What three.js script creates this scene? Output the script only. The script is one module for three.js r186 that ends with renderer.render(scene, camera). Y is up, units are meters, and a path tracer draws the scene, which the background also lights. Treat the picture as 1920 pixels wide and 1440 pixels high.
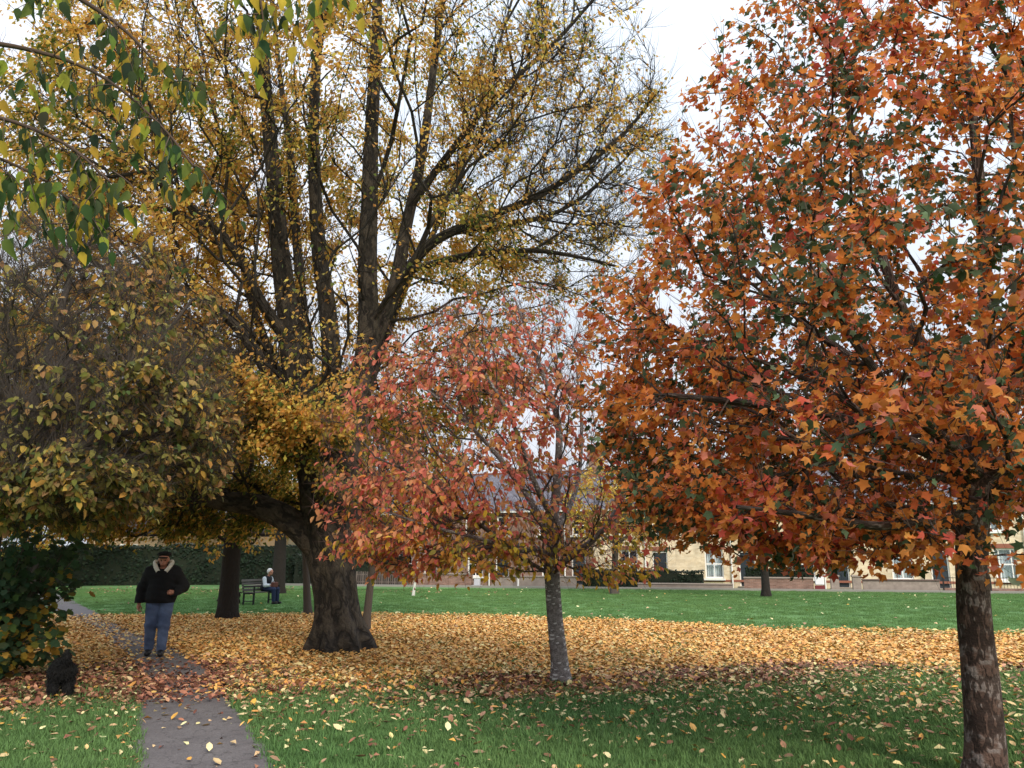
import * as THREE from 'three';
import { mergeGeometries } from 'three/addons/utils/BufferGeometryUtils.js';
import { RoundedBoxGeometry } from 'three/addons/geometries/RoundedBoxGeometry.js';

// ---------------------------------------------------------------- camera, sky, sun, exposure
const scene = new THREE.Scene();
const camera = new THREE.PerspectiveCamera(53.13, 4 / 3, 0.1, 600);
camera.position.set(0, 1.6, 0);
camera.rotation.set(0.2253, 0, 0);
const renderer = new THREE.WebGLRenderer();
renderer.toneMapping = THREE.LinearToneMapping;
renderer.toneMappingExposure = 1.36;
renderer.shadowMap.enabled = true;

function rng(seed) {
  let a = seed >>> 0;
  return () => { a = (a + 0x6d2b79f5) | 0; let t = Math.imul(a ^ (a >>> 15), 1 | a); t = (t + Math.imul(t ^ (t >>> 7), 61 | t)) ^ t; return ((t ^ (t >>> 14)) >>> 0) / 4294967296; };
}
function hash(x, y, s) { let h = Math.imul(x, 374761393) ^ Math.imul(y, 668265263) ^ Math.imul(s, 1274126177); h = Math.imul(h ^ (h >>> 13), 1274126177); return ((h ^ (h >>> 16)) >>> 0) / 4294967296; }
function vnoise(x, y, per, s) {
  const xi = Math.floor(x), yi = Math.floor(y), fx = x - xi, fy = y - yi, m = (v) => per ? ((v % per) + per) % per : v;
  const u = fx * fx * (3 - 2 * fx), v = fy * fy * (3 - 2 * fy);
  const a = hash(m(xi), m(yi), s), b = hash(m(xi + 1), m(yi), s), c = hash(m(xi), m(yi + 1), s), d = hash(m(xi + 1), m(yi + 1), s);
  return a + (b - a) * u + (c - a) * v + (a - b - c + d) * u * v;
}
function fbm(x, y, oct, per, s) { let v = 0, a = 0.5, t = 0; for (let o = 0; o < oct; o++) { v += a * vnoise(x, y, per, s + o); t += a; a *= 0.5; x *= 2; y *= 2; per *= 2; } return v / t; }
const clamp = (v, a = 0, b = 1) => Math.min(b, Math.max(a, v));
const smooth = (a, b, x) => { const t = clamp((x - a) / (b - a)); return t * t * (3 - 2 * t); };

{ // one bright overcast sky, thin cloud with a little blue behind it
  const W = 512, Hh = 256, data = new Float32Array(W * Hh * 4);
  for (let j = 0; j < Hh; j++) for (let i = 0; i < W; i++) {
    const el = ((j + 0.5) / Hh - 0.5) * Math.PI, se = Math.max(0, Math.sin(el));
    const c = fbm(i / 32, (j / 32) * 1.6, 4, 16, 7), k = 0.57 + 0.60 * se + (c - 0.5) * 0.14, o = (j * W + i) * 4;
    const blue = 0.5 + 0.5 * smooth(0.6, 0.4, c);
    data[o] = k * (1 - 0.15 * blue); data[o + 1] = k * (1 - 0.055 * blue); data[o + 2] = k * 1.07; data[o + 3] = 1;
  }
  const sky = new THREE.DataTexture(data, W, Hh, THREE.RGBAFormat, THREE.FloatType);
  sky.mapping = THREE.EquirectangularReflectionMapping; sky.magFilter = THREE.LinearFilter; sky.minFilter = THREE.LinearFilter; sky.needsUpdate = true;
  scene.background = sky; scene.environment = sky;
}
const sun = new THREE.DirectionalLight(0xfff1dc, 2.6);
sun.position.set(16, 26, 22); sun.target.position.set(0, 2, -14);
sun.castShadow = true; sun.shadow.radius = 38; sun.shadow.mapSize.set(2048, 2048);
Object.assign(sun.shadow.camera, { left: -45, right: 45, top: 45, bottom: -45, near: 1, far: 140 });
scene.add(sun, sun.target);

// ---------------------------------------------------------------- helpers
const V = (x, y, z) => new THREE.Vector3(x, y, z);
const lin = (hex, k = 1) => { const c = new THREE.Color(hex); return [c.r * k, c.g * k, c.b * k]; };
const taken = {};
function numbered(n) { const k = (taken[n] = (taken[n] ?? -1) + 1); return k ? `${n}_${String(k).padStart(3, '0')}` : n; }
function tag(o, label, category, group, kind) {
  if (label) o.userData.label = label;
  if (category) o.userData.category = category;
  if (group) o.userData.group = group;
  if (kind) o.userData.kind = kind;
  return o;
}
function mesh(name, geo, mat, parent) { const m = new THREE.Mesh(geo, mat); m.name = parent && parent !== scene ? name : numbered(name); m.castShadow = m.receiveShadow = true; (parent || scene).add(m); return m; }
function thing(name, label, category, pos = [0, 0, 0], turn = 0, group) { const g = new THREE.Group(); g.name = numbered(name); g.position.set(...pos); g.rotation.y = turn; scene.add(g); return tag(g, label, category, group); }
function part(name, geos, mat, parent) { const m = mesh(name, Array.isArray(geos) ? mergeGeometries(geos.map((g) => (g.index ? g.toNonIndexed() : g))) : geos, mat, parent); return m; }
function bx(w, h, d, x, y, z, ry = 0, rx = 0, rz = 0) { const g = new THREE.BoxGeometry(w, h, d); g.rotateX(rx); g.rotateZ(rz); g.rotateY(ry); g.translate(x, y, z); return g; }
function rbx(w, h, d, r, x, y, z) { const g = new RoundedBoxGeometry(w, h, d, 2, r); g.translate(x, y, z); return g; }
const std = (c, roughness = 0.85, o = {}) => new THREE.MeshStandardMaterial({ color: Array.isArray(c) ? new THREE.Color().setRGB(...c) : c, roughness, ...o });

function makeTex(size, fn, srgb) {
  const d = new Uint8Array(size * size * 4);
  for (let j = 0; j < size; j++) for (let i = 0; i < size; i++) { const c = fn(i / size, j / size), o = (j * size + i) * 4; for (let k = 0; k < 3; k++) d[o + k] = clamp(c[k]) * 255; d[o + 3] = 255; }
  const t = new THREE.DataTexture(d, size, size, THREE.RGBAFormat);
  t.wrapS = t.wrapT = THREE.RepeatWrapping; t.magFilter = THREE.LinearFilter; t.minFilter = THREE.LinearMipmapLinearFilter; t.generateMipmaps = true;
  if (srgb) t.colorSpace = THREE.SRGBColorSpace; t.needsUpdate = true; return t;
}
const mixc = (a, b, t) => [a[0] + (b[0] - a[0]) * t, a[1] + (b[1] - a[1]) * t, a[2] + (b[2] - a[2]) * t];
const hx = (h) => { const v = parseInt(h.slice(1), 16); return [(v >> 16) / 255, ((v >> 8) & 255) / 255, (v & 255) / 255]; };

// bark: fissured (old tree), flaky with grey lichen (maple), banded with pale marks (cherry-like)
function barkMaps(kind, dark, mid, pale) {
  const h = (u, v) => {
    if (kind === 'fissured') { const w = fbm(u * 8, v * 8, 3, 8, 3) * 0.35; const r = Math.abs(fbm(u * 16 + w * 6, v * 4, 3, 4, 11) - 0.5) * 2; return clamp(r * 1.5) * 0.75 + 0.25 * fbm(u * 64, v * 32, 2, 32, 5); }
    if (kind === 'flaky') { const r = Math.abs(fbm(u * 20 + 0.5 * fbm(u * 10, v * 10, 2, 10, 21), v * 5, 4, 5, 23) - 0.5) * 2; return clamp(smooth(0.05, 0.4, r) * 0.6 + 0.4 * fbm(u * 40, v * 40, 4, 40, 29)); }
    return clamp(0.5 * fbm(u * 6, v * 12, 4, 6, 41) + 0.5 * fbm(u * 48, v * 48, 3, 48, 43));
  };
  const col = (u, v) => {
    const g = h(u, v), f = fbm(u * 90, v * 90, 2, 90, 57);
    let c = mixc(hx(dark), hx(mid), smooth(0.15, 0.7, g));
    if (kind === 'flaky') c = mixc(c, hx(pale), 0.65 * smooth(0.46, 0.6, fbm(u * 8, v * 8, 6, 8, 61)) * (0.3 + 0.7 * smooth(0.3, 0.6, g)));
    if (kind === 'banded') c = mixc(c, hx(pale), 0.8 * smooth(0.58, 0.66, fbm(u * 12, v * 24, 4, 12, 71)) * smooth(0.38, 0.58, fbm(u * 4, v * 4, 3, 4, 73)));
    if (kind === 'fissured') c = mixc(c, hx(pale), 0.35 * smooth(0.5, 0.7, fbm(u * 12, v * 4, 5, 4, 67)));
    return c.map((x) => x * (0.82 + 0.36 * f));
  };
  return { map: makeTex(512, col, true), bumpMap: makeTex(512, (u, v) => { const g = h(u, v); return [g, g, g]; }) };
}
const barkOld = std('#ffffff', 0.95, { ...barkMaps('fissured', '#1c1814', '#453e35', '#544c40'), bumpScale: 0.03 });
const barkMaple = std('#ffffff', 0.95, { ...barkMaps('flaky', '#2a1d18', '#523f37', '#85807f'), bumpScale: 0.012 });
const barkCherry = std('#ffffff', 0.9, { ...barkMaps('banded', '#4a4442', '#7d7876', '#c2c2c0'), bumpScale: 0.008 });
const barkDark = std('#221d1a', 0.95, { bumpMap: barkOld.bumpMap, bumpScale: 0.02 });
const barkGrey = std('#4f4843', 0.95, { bumpMap: barkOld.bumpMap, bumpScale: 0.012 });
const barkWhite = std('#c9c8c4', 0.8, { bumpMap: barkCherry.bumpMap, bumpScale: 0.006 });
const twigGrey = std('#3d3631', 0.95), twigBrown = std('#4f3f37', 0.95), twigRed = std('#5a4440', 0.95);

// ---------------------------------------------------------------- tubes, leaves, tree growing
// points [[x,y,z,r],...] -> tapered tube through a spline; bulge(angle, height) multiplies the radius
function tube(pts, sides, per = 4, o = {}) {
  const P = pts.map((p) => V(p[0], p[1], p[2])), n = Math.max(2, (pts.length - 1) * per);
  const curve = pts.length > 2 ? new THREE.CatmullRomCurve3(P, false, 'centripetal') : null;
  const pos = [], uv = [], idx = [], tan = V(), nor = V(), bin = V(), prev = V(), c = V(); let len = 0; const rAvg = pts.reduce((s, p) => s + p[3], 0) / pts.length;
  const wraps = Math.max(1, Math.round((6.283 * rAvg) / (o.tile || 1)));
  for (let i = 0; i <= n; i++) {
    const t = i / n, k = Math.min(pts.length - 2, Math.floor(t * (pts.length - 1))), f = t * (pts.length - 1) - k;
    if (curve) { curve.getPoint(t, c); curve.getTangent(t, tan); } else { c.lerpVectors(P[0], P[1], t); tan.subVectors(P[1], P[0]).normalize(); }
    if (i === 0) { nor.set(Math.abs(tan.y) > 0.9 ? 1 : 0, Math.abs(tan.y) > 0.9 ? 0 : 1, 0); } else len += c.distanceTo(prev);
    nor.addScaledVector(tan, -nor.dot(tan)).normalize(); bin.crossVectors(tan, nor); prev.copy(c);
    const r = pts[k][3] + (pts[k + 1][3] - pts[k][3]) * f;
    for (let s = 0; s <= sides; s++) {
      const a = (s / sides) * Math.PI * 2, m = o.bulge ? r * o.bulge(a, c.y) : r;
      pos.push(c.x + (nor.x * Math.cos(a) + bin.x * Math.sin(a)) * m, c.y + (nor.y * Math.cos(a) + bin.y * Math.sin(a)) * m, c.z + (nor.z * Math.cos(a) + bin.z * Math.sin(a)) * m);
      uv.push((s / sides) * wraps, len / (o.tile || 1));
      if (i < n && s < sides) { const q = i * (sides + 1) + s; idx.push(q, q + 1, q + sides + 1, q + 1, q + sides + 2, q + sides + 1); }
    }
  }
  const g = new THREE.BufferGeometry(); g.setAttribute('position', new THREE.Float32BufferAttribute(pos, 3)); g.setAttribute('uv', new THREE.Float32BufferAttribute(uv, 2)); g.setIndex(idx); g.computeVertexNormals();
  const N = g.attributes.normal; for (let i = 0; i <= n; i++) { const a = i * (sides + 1), b = a + sides; const x = N.getX(a) + N.getX(b), y = N.getY(a) + N.getY(b), z = N.getZ(a) + N.getZ(b), l = Math.hypot(x, y, z) || 1; N.setXYZ(a, x / l, y / l, z / l); N.setXYZ(b, x / l, y / l, z / l); }
  return g;
}
// leaf outlines: length 1 along +y from the stalk at the origin, face towards +z
function leafGeo(pairs, fold, droop, centre) { // pairs [y, halfwidth]
  const pos = [0, 0, 0], idx = [];
  pairs.forEach(([y, w], i) => { const z = -droop * y * y; pos.push(-w, y, z + fold * w, 0, y, z, w, y, z + fold * w); });
  const last = pairs.length * 3 + 1; pos.push(0, 1, -droop);
  idx.push(0, 2, 1, 0, 3, 2);
  for (let i = 0; i < pairs.length - 1; i++) { const a = 1 + i * 3, b = a + 3; idx.push(a, a + 1, b, a + 1, b + 1, b, a + 1, a + 2, b + 1, a + 2, b + 2, b + 1); }
  const a = 1 + (pairs.length - 1) * 3; idx.push(a, a + 1, last, a + 1, a + 2, last);
  const g = new THREE.BufferGeometry(); g.setAttribute('position', new THREE.Float32BufferAttribute(pos, 3)); g.setIndex(idx); g.computeVertexNormals(); return g;
}
function lobedGeo(out, cup) { // out: [x,y] outline round the centre, fanned; cup bends the rim
  const c = [0, 0.38], pos = [c[0], c[1], 0], idx = [];
  out.forEach(([x, y]) => { const d = (x - c[0]) ** 2 + (y - c[1]) ** 2; pos.push(x, y, cup * d + 0.10 * Math.sin(x * 7 + y * 5) * Math.sqrt(d)); });
  for (let i = 1; i <= out.length; i++) idx.push(0, i, i === out.length ? 1 : i + 1);
  const g = new THREE.BufferGeometry(); g.setAttribute('position', new THREE.Float32BufferAttribute(pos, 3)); g.setIndex(idx); g.computeVertexNormals(); return g;
}
const mirror = (h) => [...h, ...h.slice(1, -1).reverse().map(([x, y]) => [-x, y])];
const mapleHalf = [[0, 0.06], [0.33, 0.0], [0.27, 0.2], [0.6, 0.46], [0.27, 0.56], [0, 1.0]];
const mapleHalf2 = [[0, 0.05], [0.25, 0.06], [0.34, 0.28], [0.5, 0.62], [0.2, 0.64], [0, 1.0]], mapleHalf3 = [[0, 0.06], [0.22, 0.0], [0.2, 0.22], [0.36, 0.44], [0.18, 0.6], [0, 1.0]];
const palmHalf = [[0, 0.05], [0.34, 0.08], [0.28, 0.26], [0.54, 0.50], [0.30, 0.52], [0.24, 0.78], [0, 1.0]];
const kite = (w, y, f, d) => { const g = new THREE.BufferGeometry(); g.setAttribute('position', new THREE.Float32BufferAttribute([0, 0, 0, w, y, f, -w, y, f, 0, 1, -d], 3)); g.setIndex([0, 1, 2, 2, 1, 3]); g.computeVertexNormals(); return g; };
const L = {
  kite: [kite(0.33, 0.45, 0.1, 0.1), kite(0.3, 0.5, -0.12, 0.15), kite(0.36, 0.42, 0.18, 0)],
  small: [leafGeo([[0.45, 0.30]], 0.35, 0.15), leafGeo([[0.5, 0.27]], -0.2, 0.3), leafGeo([[0.4, 0.32]], 0.6, -0.1)],
  litter: [leafGeo([[0.5, 0.3]], 0.5, 0.25), leafGeo([[0.45, 0.28]], -0.4, 0.4), leafGeo([[0.3, 0.28], [0.68, 0.26]], 0.45, -0.3)],
  oval: [leafGeo([[0.3, 0.27], [0.68, 0.25]], 0.35, 0.2), leafGeo([[0.3, 0.30], [0.7, 0.24]], 0.15, 0.4), leafGeo([[0.33, 0.22], [0.66, 0.22]], 0.8, 0.1)],
  pointed: [leafGeo([[0.14, 0.17], [0.42, 0.29], [0.74, 0.16]], 0.3, 0.35), leafGeo([[0.16, 0.18], [0.45, 0.26], [0.76, 0.12]], 0.55, 0.6), leafGeo([[0.16, 0.14], [0.45, 0.2], [0.74, 0.12]], 1.1, 0.25)],
  maple: [lobedGeo(mirror(mapleHalf), 0.75), lobedGeo(mirror(mapleHalf2), -0.7), lobedGeo(mirror(mapleHalf3), 0.9)],
  palm: [lobedGeo(mirror(palmHalf), 0.4), lobedGeo(mirror(palmHalf), -0.4)],
};
const leafMat = (o) => new THREE.MeshPhysicalMaterial({ roughness: 0.92, transmission: 0.55, thickness: 0, specularIntensity: 0.35, side: THREE.DoubleSide, ...o });
const foliageMat = leafMat({ vertexColors: true }); foliageMat.name = 'foliage';
const litterMat = new THREE.MeshStandardMaterial({ vertexColors: true, roughness: 0.85, side: THREE.DoubleSide });
const leafMats = {};
function oneLeafMat(c, dry) { const q = c.map((v) => (Math.max(1, Math.round(Math.sqrt(v) * 18)) / 18) ** 2), k = q.join() + dry; return (leafMats[k] ??= dry ? std(q, 0.85, { side: THREE.DoubleSide }) : leafMat({ color: new THREE.Color().setRGB(...q) })); }

const m4 = new THREE.Matrix4(), X_ = V(), Y_ = V(), Z_ = V();
// a leaf record: position, tip direction, face normal, size, colour, variant
function placeLeaf(l) { Y_.copy(l.tip).normalize(); X_.crossVectors(Y_, l.nor).normalize(); Z_.crossVectors(X_, Y_); return m4.makeBasis(X_.multiplyScalar(l.s), Y_.multiplyScalar(l.s), Z_.multiplyScalar(l.s)).setPosition(l.p); }
function mergeLeaves(list, bases) {
  let nv = 0, ni = 0; for (const l of list) { const b = bases[l.v % bases.length]; nv += b.attributes.position.count; ni += b.index.count; }
  const pos = new Float32Array(nv * 3), nor = new Float32Array(nv * 3), col = new Float32Array(nv * 3), idx = new Uint32Array(ni); let a = 0, q = 0;
  for (const l of list) {
    const b = bases[l.v % bases.length], P = b.attributes.position.array, N = b.attributes.normal.array, n = P.length / 3, e = placeLeaf(l).elements, is = 1 / l.s;
    for (let i = 0; i < b.index.count; i++) idx[q++] = b.index.array[i] + a;
    for (let i = 0; i < n; i++, a++) {
      const x = P[i * 3], y = P[i * 3 + 1], z = P[i * 3 + 2], u = N[i * 3], v = N[i * 3 + 1], w = N[i * 3 + 2], o = a * 3;
      for (let k = 0; k < 3; k++) { pos[o + k] = e[k] * x + e[4 + k] * y + e[8 + k] * z + e[12 + k]; nor[o + k] = (e[k] * u + e[4 + k] * v + e[8 + k] * w) * is; col[o + k] = l.c[k] * (0.86 + 0.28 * hash(a, l.v, 77)); }
    }
  }
  const g = new THREE.BufferGeometry(); g.setAttribute('position', new THREE.BufferAttribute(pos, 3)); g.setAttribute('normal', new THREE.BufferAttribute(nor, 3)); g.setAttribute('color', new THREE.BufferAttribute(col, 3)); g.setIndex(new THREE.BufferAttribute(idx, 1)); return g;
}
const inView = (p) => p.z < -1 && Math.abs(p.x) < 0.69 * -p.z && p.y < 1.6 - 0.80 * p.z;
// the `own` leaves nearest to the camera become single meshes under the tree, the rest one crown
function leavesOnto(parent, list, bases, own, crownName = 'crown') {
  let rest = list;
  if (own) {
    const cand = list.filter((l) => inView(l.p)); for (const l of cand) l.d = l.p.distanceToSquared(camera.position) / (l.s * l.s);
    cand.sort((a, b) => a.d - b.d); const pick = new Set(cand.slice(0, own)); rest = list.filter((l) => !pick.has(l));
    for (const l of pick) { const m = mesh('leaf', bases[l.v % bases.length], oneLeafMat(l.c), parent); m.applyMatrix4(placeLeaf(l)); }
  }
  if (rest.length) { const c = mesh(crownName, mergeLeaves(rest, bases), foliageMat, parent); c.userData.kind = 'stuff'; }
}
// grow branches from given limbs to points spread through the crown, each joined to the nearest limb with a bias against detours
function grow(limbs, points, o) {
  const nodes = []; const add = (p, parent, r) => { const n = { p, parent, kids: [], path: parent ? parent.path + p.distanceTo(parent.p) : 0, r: r || 0, given: !!r }; if (parent) parent.kids.push(n); nodes.push(n); return n; };
  for (const pts of limbs) {
    const c = new THREE.CatmullRomCurve3(pts.map((p) => V(p[0], p[1], p[2])), false, 'centripetal'); let prev = null;
    if (nodes.length) { let best = 1e9; for (const n of nodes) { const d = n.p.distanceToSquared(c.points[0]); if (d < best) { best = d; prev = n; } } }
    const seg = (pts.length - 1) * 3; for (let i = prev ? 1 : 0; i <= seg; i++) { const t = i / seg, k = Math.min(pts.length - 2, Math.floor(t * (pts.length - 1))), f = t * (pts.length - 1) - k; prev = add(c.getPoint(t), prev, pts[k][3] + (pts[k + 1][3] - pts[k][3]) * f); if (o.bare && prev.p.y < o.bare) prev.closed = true; }
  }
  const R = o.rand, skeleton = nodes.slice(); for (const p of points) { let b = 1e9; for (const n of skeleton) if (!n.closed) b = Math.min(b, n.p.distanceToSquared(p)); p.w = b; }
  points.sort((a, b) => a.w - b.w);
  const bf = o.bf ?? 0.35, step = o.step || 0.45;
  for (const p of points) {
    let best = 1e9, at = null;
    for (const n of nodes) { if (n.closed) continue; const dx = p.x - n.p.x, dy = p.y - n.p.y, dz = p.z - n.p.z, d = Math.sqrt(dx * dx + dy * dy + dz * dz); let c = d + bf * n.path; if (c >= best) continue; if (n.parent) { const q = n.parent.p, ex = n.p.x - q.x, ey = n.p.y - q.y, ez = n.p.z - q.z, cs = (dx * ex + dy * ey + dz * ez) / (d * Math.sqrt(ex * ex + ey * ey + ez * ez) + 1e-6); c += d * 0.55 * (1 - cs); } if (c < best) { best = c; at = n; } }
    const d = p.distanceTo(at.p); if (d < 0.05) continue; const k = Math.max(1, Math.round(d / step)); let prev = at; const bend = V(R() - 0.5, R() * 0.7 - (o.sag ?? 0.15), R() - 0.5).multiplyScalar(d * 0.3);
    for (let i = 1; i <= k; i++) { const t = i / k, q = at.p.clone().lerp(p, t).addScaledVector(bend, t * (1 - t) * 1.6); if (i < k) q.add(V(R() - 0.5, R() - 0.5, R() - 0.5).multiplyScalar(step * 0.12)); prev = add(q, prev, 0); }
  }
  for (let i = nodes.length - 1; i >= 0; i--) { const n = nodes[i]; if (!n.given) { let s = 0; for (const k of n.kids) s += Math.pow(k.r, 2.4); n.r = Math.max(o.tip || 0.005, Math.pow(s, 1 / 2.4)); n.r = Math.min(n.r + (o.gain || 0.0008), o.most || 0.07); } }
  return nodes;
}
function branchGeo(nodes, minR = 0) { // chains of the grown nodes, joined
  const geos = []; const used = new Set();
  for (const n of nodes) {
    if (n.given || used.has(n)) continue;
    const start = n.parent, chain = [[start.p.x, start.p.y, start.p.z, Math.min(start.r, n.r * 1.25)]]; let k = n;
    while (k) { used.add(k); chain.push([k.p.x, k.p.y, k.p.z, k.r]); let nx = null; for (const c of k.kids) if (!used.has(c) && (!nx || c.r > nx.r)) nx = c; k = nx; }
    const r = chain[1][3]; chain[chain.length - 1][3] *= 0.5; geos.push(tube(chain, r > 0.04 ? 7 : r > 0.015 ? 5 : 3, 1, { tile: 0.8 }));
  }
  return mergeGeometries(geos);
}
function twigGeo(nodes, count, len, rad, R, up = 0.3, where, bent) { // fine bare shoots
  const pos = [], idx = []; const tips = nodes.filter((n) => !n.given && n.r < 0.02 && n.parent && (!where || R() < where(n.p))); const d = V(), s = V(), w = V();
  for (let i = 0; i < count; i++) {
    const n = tips[Math.floor(R() * tips.length)]; if (!n) break; d.subVectors(n.p, n.parent.p).normalize().multiplyScalar(0.9).add(V(R() - 0.5, R() - 0.5 + up, R() - 0.5).multiplyScalar(1.6)).normalize();
    const l = len * (0.5 + R()), c = V(R() - 0.5, R() - 0.5, R() - 0.5).multiplyScalar(l * 0.4); s.set(R() - 0.5, R() - 0.5, R() - 0.5).cross(d).normalize().multiplyScalar(rad); w.crossVectors(d, s);
    const b = n.p.clone().lerp(n.parent.p, R()), m = b.clone().addScaledVector(d, l * 0.5).addScaledVector(c, 0.5), e = b.clone().addScaledVector(d, l).addScaledVector(c, 0.2), q = pos.length / 3;
    for (const [p, k] of bent ? [[b, 1], [m, 0.75]] : [[b, 1]]) pos.push(p.x + s.x * k, p.y + s.y * k, p.z + s.z * k, p.x - (s.x * 0.5 - w.x * 0.87) * k, p.y - (s.y * 0.5 - w.y * 0.87) * k, p.z - (s.z * 0.5 - w.z * 0.87) * k, p.x - (s.x * 0.5 + w.x * 0.87) * k, p.y - (s.y * 0.5 + w.y * 0.87) * k, p.z - (s.z * 0.5 + w.z * 0.87) * k);
    pos.push(e.x, e.y, e.z);
    for (let k = 0; k < 3; k++) { const a = q + k, bb = q + ((k + 1) % 3); if (bent) idx.push(a, bb, a + 3, bb, bb + 3, a + 3, a + 3, bb + 3, q + 6); else idx.push(a, bb, q + 3); }
  }
  const g = new THREE.BufferGeometry(); g.setAttribute('position', new THREE.Float32BufferAttribute(pos, 3)); g.setIndex(idx); g.computeVertexNormals(); return g;
}
function leavesFor(nodes, count, o) { // o: R, size, spread, colour(p,R), keep(p), centre, hang
  const R = o.R, tips = nodes.filter((n) => !n.given && n.r < (o.maxR || 0.012)), out = [];
  const w = tips.map((n) => Math.max(0, o.keep ? o.keep(n.p) : 1)); let tot = 0; const cum = w.map((x) => (tot += x)); if (!tot) return out;
  for (let i = 0; i < count; i++) {
    const t = R() * tot; let a = 0, b = cum.length - 1; while (a < b) { const m = (a + b) >> 1; if (cum[m] < t) a = m + 1; else b = m; } const n = tips[a];
    const p = n.p.clone(); if (n.parent && !n.parent.given) p.lerp(n.parent.p, R()); p.add(V(R() + R() - 1, R() + R() - 1 - 0.15, R() + R() - 1).multiplyScalar(o.spread));
    const outw = V(p.x - o.centre[0], 0, p.z - o.centre[2]).normalize(), nor = V(R() - 0.5, R() - 0.5, R() - 0.5).multiplyScalar(1.7).add(V(0, 0.55, 0)).addScaledVector(outw, 0.45).normalize();
    const tip = V(R() - 0.5, R() - 0.5, R() - 0.5).multiplyScalar(1.3).addScaledVector(outw, 0.5).add(V(0, -(o.hang ?? 0.6), 0)); tip.addScaledVector(nor, -tip.dot(nor) * 0.85).normalize();
    const c = o.colour(p, R); if (c) out.push({ p, tip, nor, s: o.size * (0.65 + 0.6 * R()), c, v: Math.floor(R() * 3) });
  }
  return out;
}
const vary = (c, R, a = 0.22) => { const k = 1 + (R() - 0.5) * 2 * a, h = (R() - 0.5) * a * 0.5; return [clamp(c[0] * k * (1 + h), 0, 0.75), clamp(c[1] * k * (1 - h), 0, 0.7), clamp(c[2] * k, 0, 0.5)]; };
const pickFrom = (pal, R) => { let t = R(); for (const [w, c] of pal) { if ((t -= w) < 0) return c; } return pal[pal.length - 1][1]; };
function inEllipsoids(list, R) { // [cx,cy,cz,rx,ry,rz,count,(hollow)]
  const out = []; for (const [cx, cy, cz, rx, ry, rz, n, hollow = 0] of list) for (let i = 0; i < n;) { const x = R() * 2 - 1, y = R() * 2 - 1, z = R() * 2 - 1, d = Math.sqrt(x * x + y * y + z * z); if (d > 1 || d < hollow * R()) continue; out.push(V(cx + x * rx, cy + y * ry, cz + z * rz)); i++; }
  return out;
}
const n3 = (p, f, s) => (vnoise(p.x * f + p.z * f * 0.7, p.y * f + p.z * f * 0.4, 0, s) + vnoise(p.z * f + 9.3, p.y * f * 0.8 + p.x * f * 0.3, 0, s + 1)) / 2;

// ---------------------------------------------------------------- ground
const grassTex = makeTex(1024, (u, v) => { const a = fbm(u * 8, v * 8, 4, 8, 101), b = fbm(u * 180, v * 60, 2, 60, 103), c = fbm(u * 256, v * 256, 2, 256, 105); let g = mixc(hx('#456c38'), hx('#729c5a'), clamp(0.2 + 0.5 * (b - 0.3) * 1.6 + 0.3 * (a - 0.5) * 2)); g = mixc(g, hx('#6f8a52'), smooth(0.7, 0.85, c) * 0.5); return g.map((x) => x * (0.75 + 0.5 * c)); }, true);
const grassBump = makeTex(512, (u, v) => { const c = fbm(u * 128, v * 128, 3, 128, 107); return [c, c, c]; });
const lawnMat = new THREE.MeshStandardMaterial({ map: grassTex, bumpMap: grassBump, bumpScale: 0.03, roughness: 1, vertexColors: true });
{
  const n = 160, S = 320, g = new THREE.PlaneGeometry(S, S, n, n); g.rotateX(-Math.PI / 2); g.translate(0, 0, -60);
  const P = g.attributes.position, U = g.attributes.uv, col = new Float32Array(P.count * 3);
  for (let i = 0; i < P.count; i++) { U.setXY(i, P.getX(i) / 4, P.getZ(i) / 4); const k = 0.82 + 0.36 * fbm(P.getX(i) * 0.11 + 50, P.getZ(i) * 0.22 + 50, 3, 0, 111); col.set([k * 0.98, k, k * 0.95], i * 3); }
  g.setAttribute('color', new THREE.BufferAttribute(col, 3)); tag(mesh('lawn', g, lawnMat), null, null, null, 'structure');
}
const pathLine = [[2.6, 8], [0.6, 2], [-1.1, -3.2], [-2.42, -6.58], [-2.8, -7.4], [-3.32, -8.5], [-3.8, -9.5], [-4.25, -10.6], [-5.3, -12.5], [-6.6, -14.6], [-9.1, -18.3], [-13, -24], [-16.3, -28.9], [-23, -39], [-30, -46]];
const pathCurve = new THREE.CatmullRomCurve3(pathLine.map(([x, z]) => V(x, 0, z)), false, 'centripetal'), pathPts = pathCurve.getPoints(240);
const pathDist = (x, z) => { let b = 1e9; for (let i = 0; i < pathPts.length; i += 2) { const p = pathPts[i], d = (p.x - x) ** 2 + (p.z - z) ** 2; if (d < b) b = d; } return Math.sqrt(b); };
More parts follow.
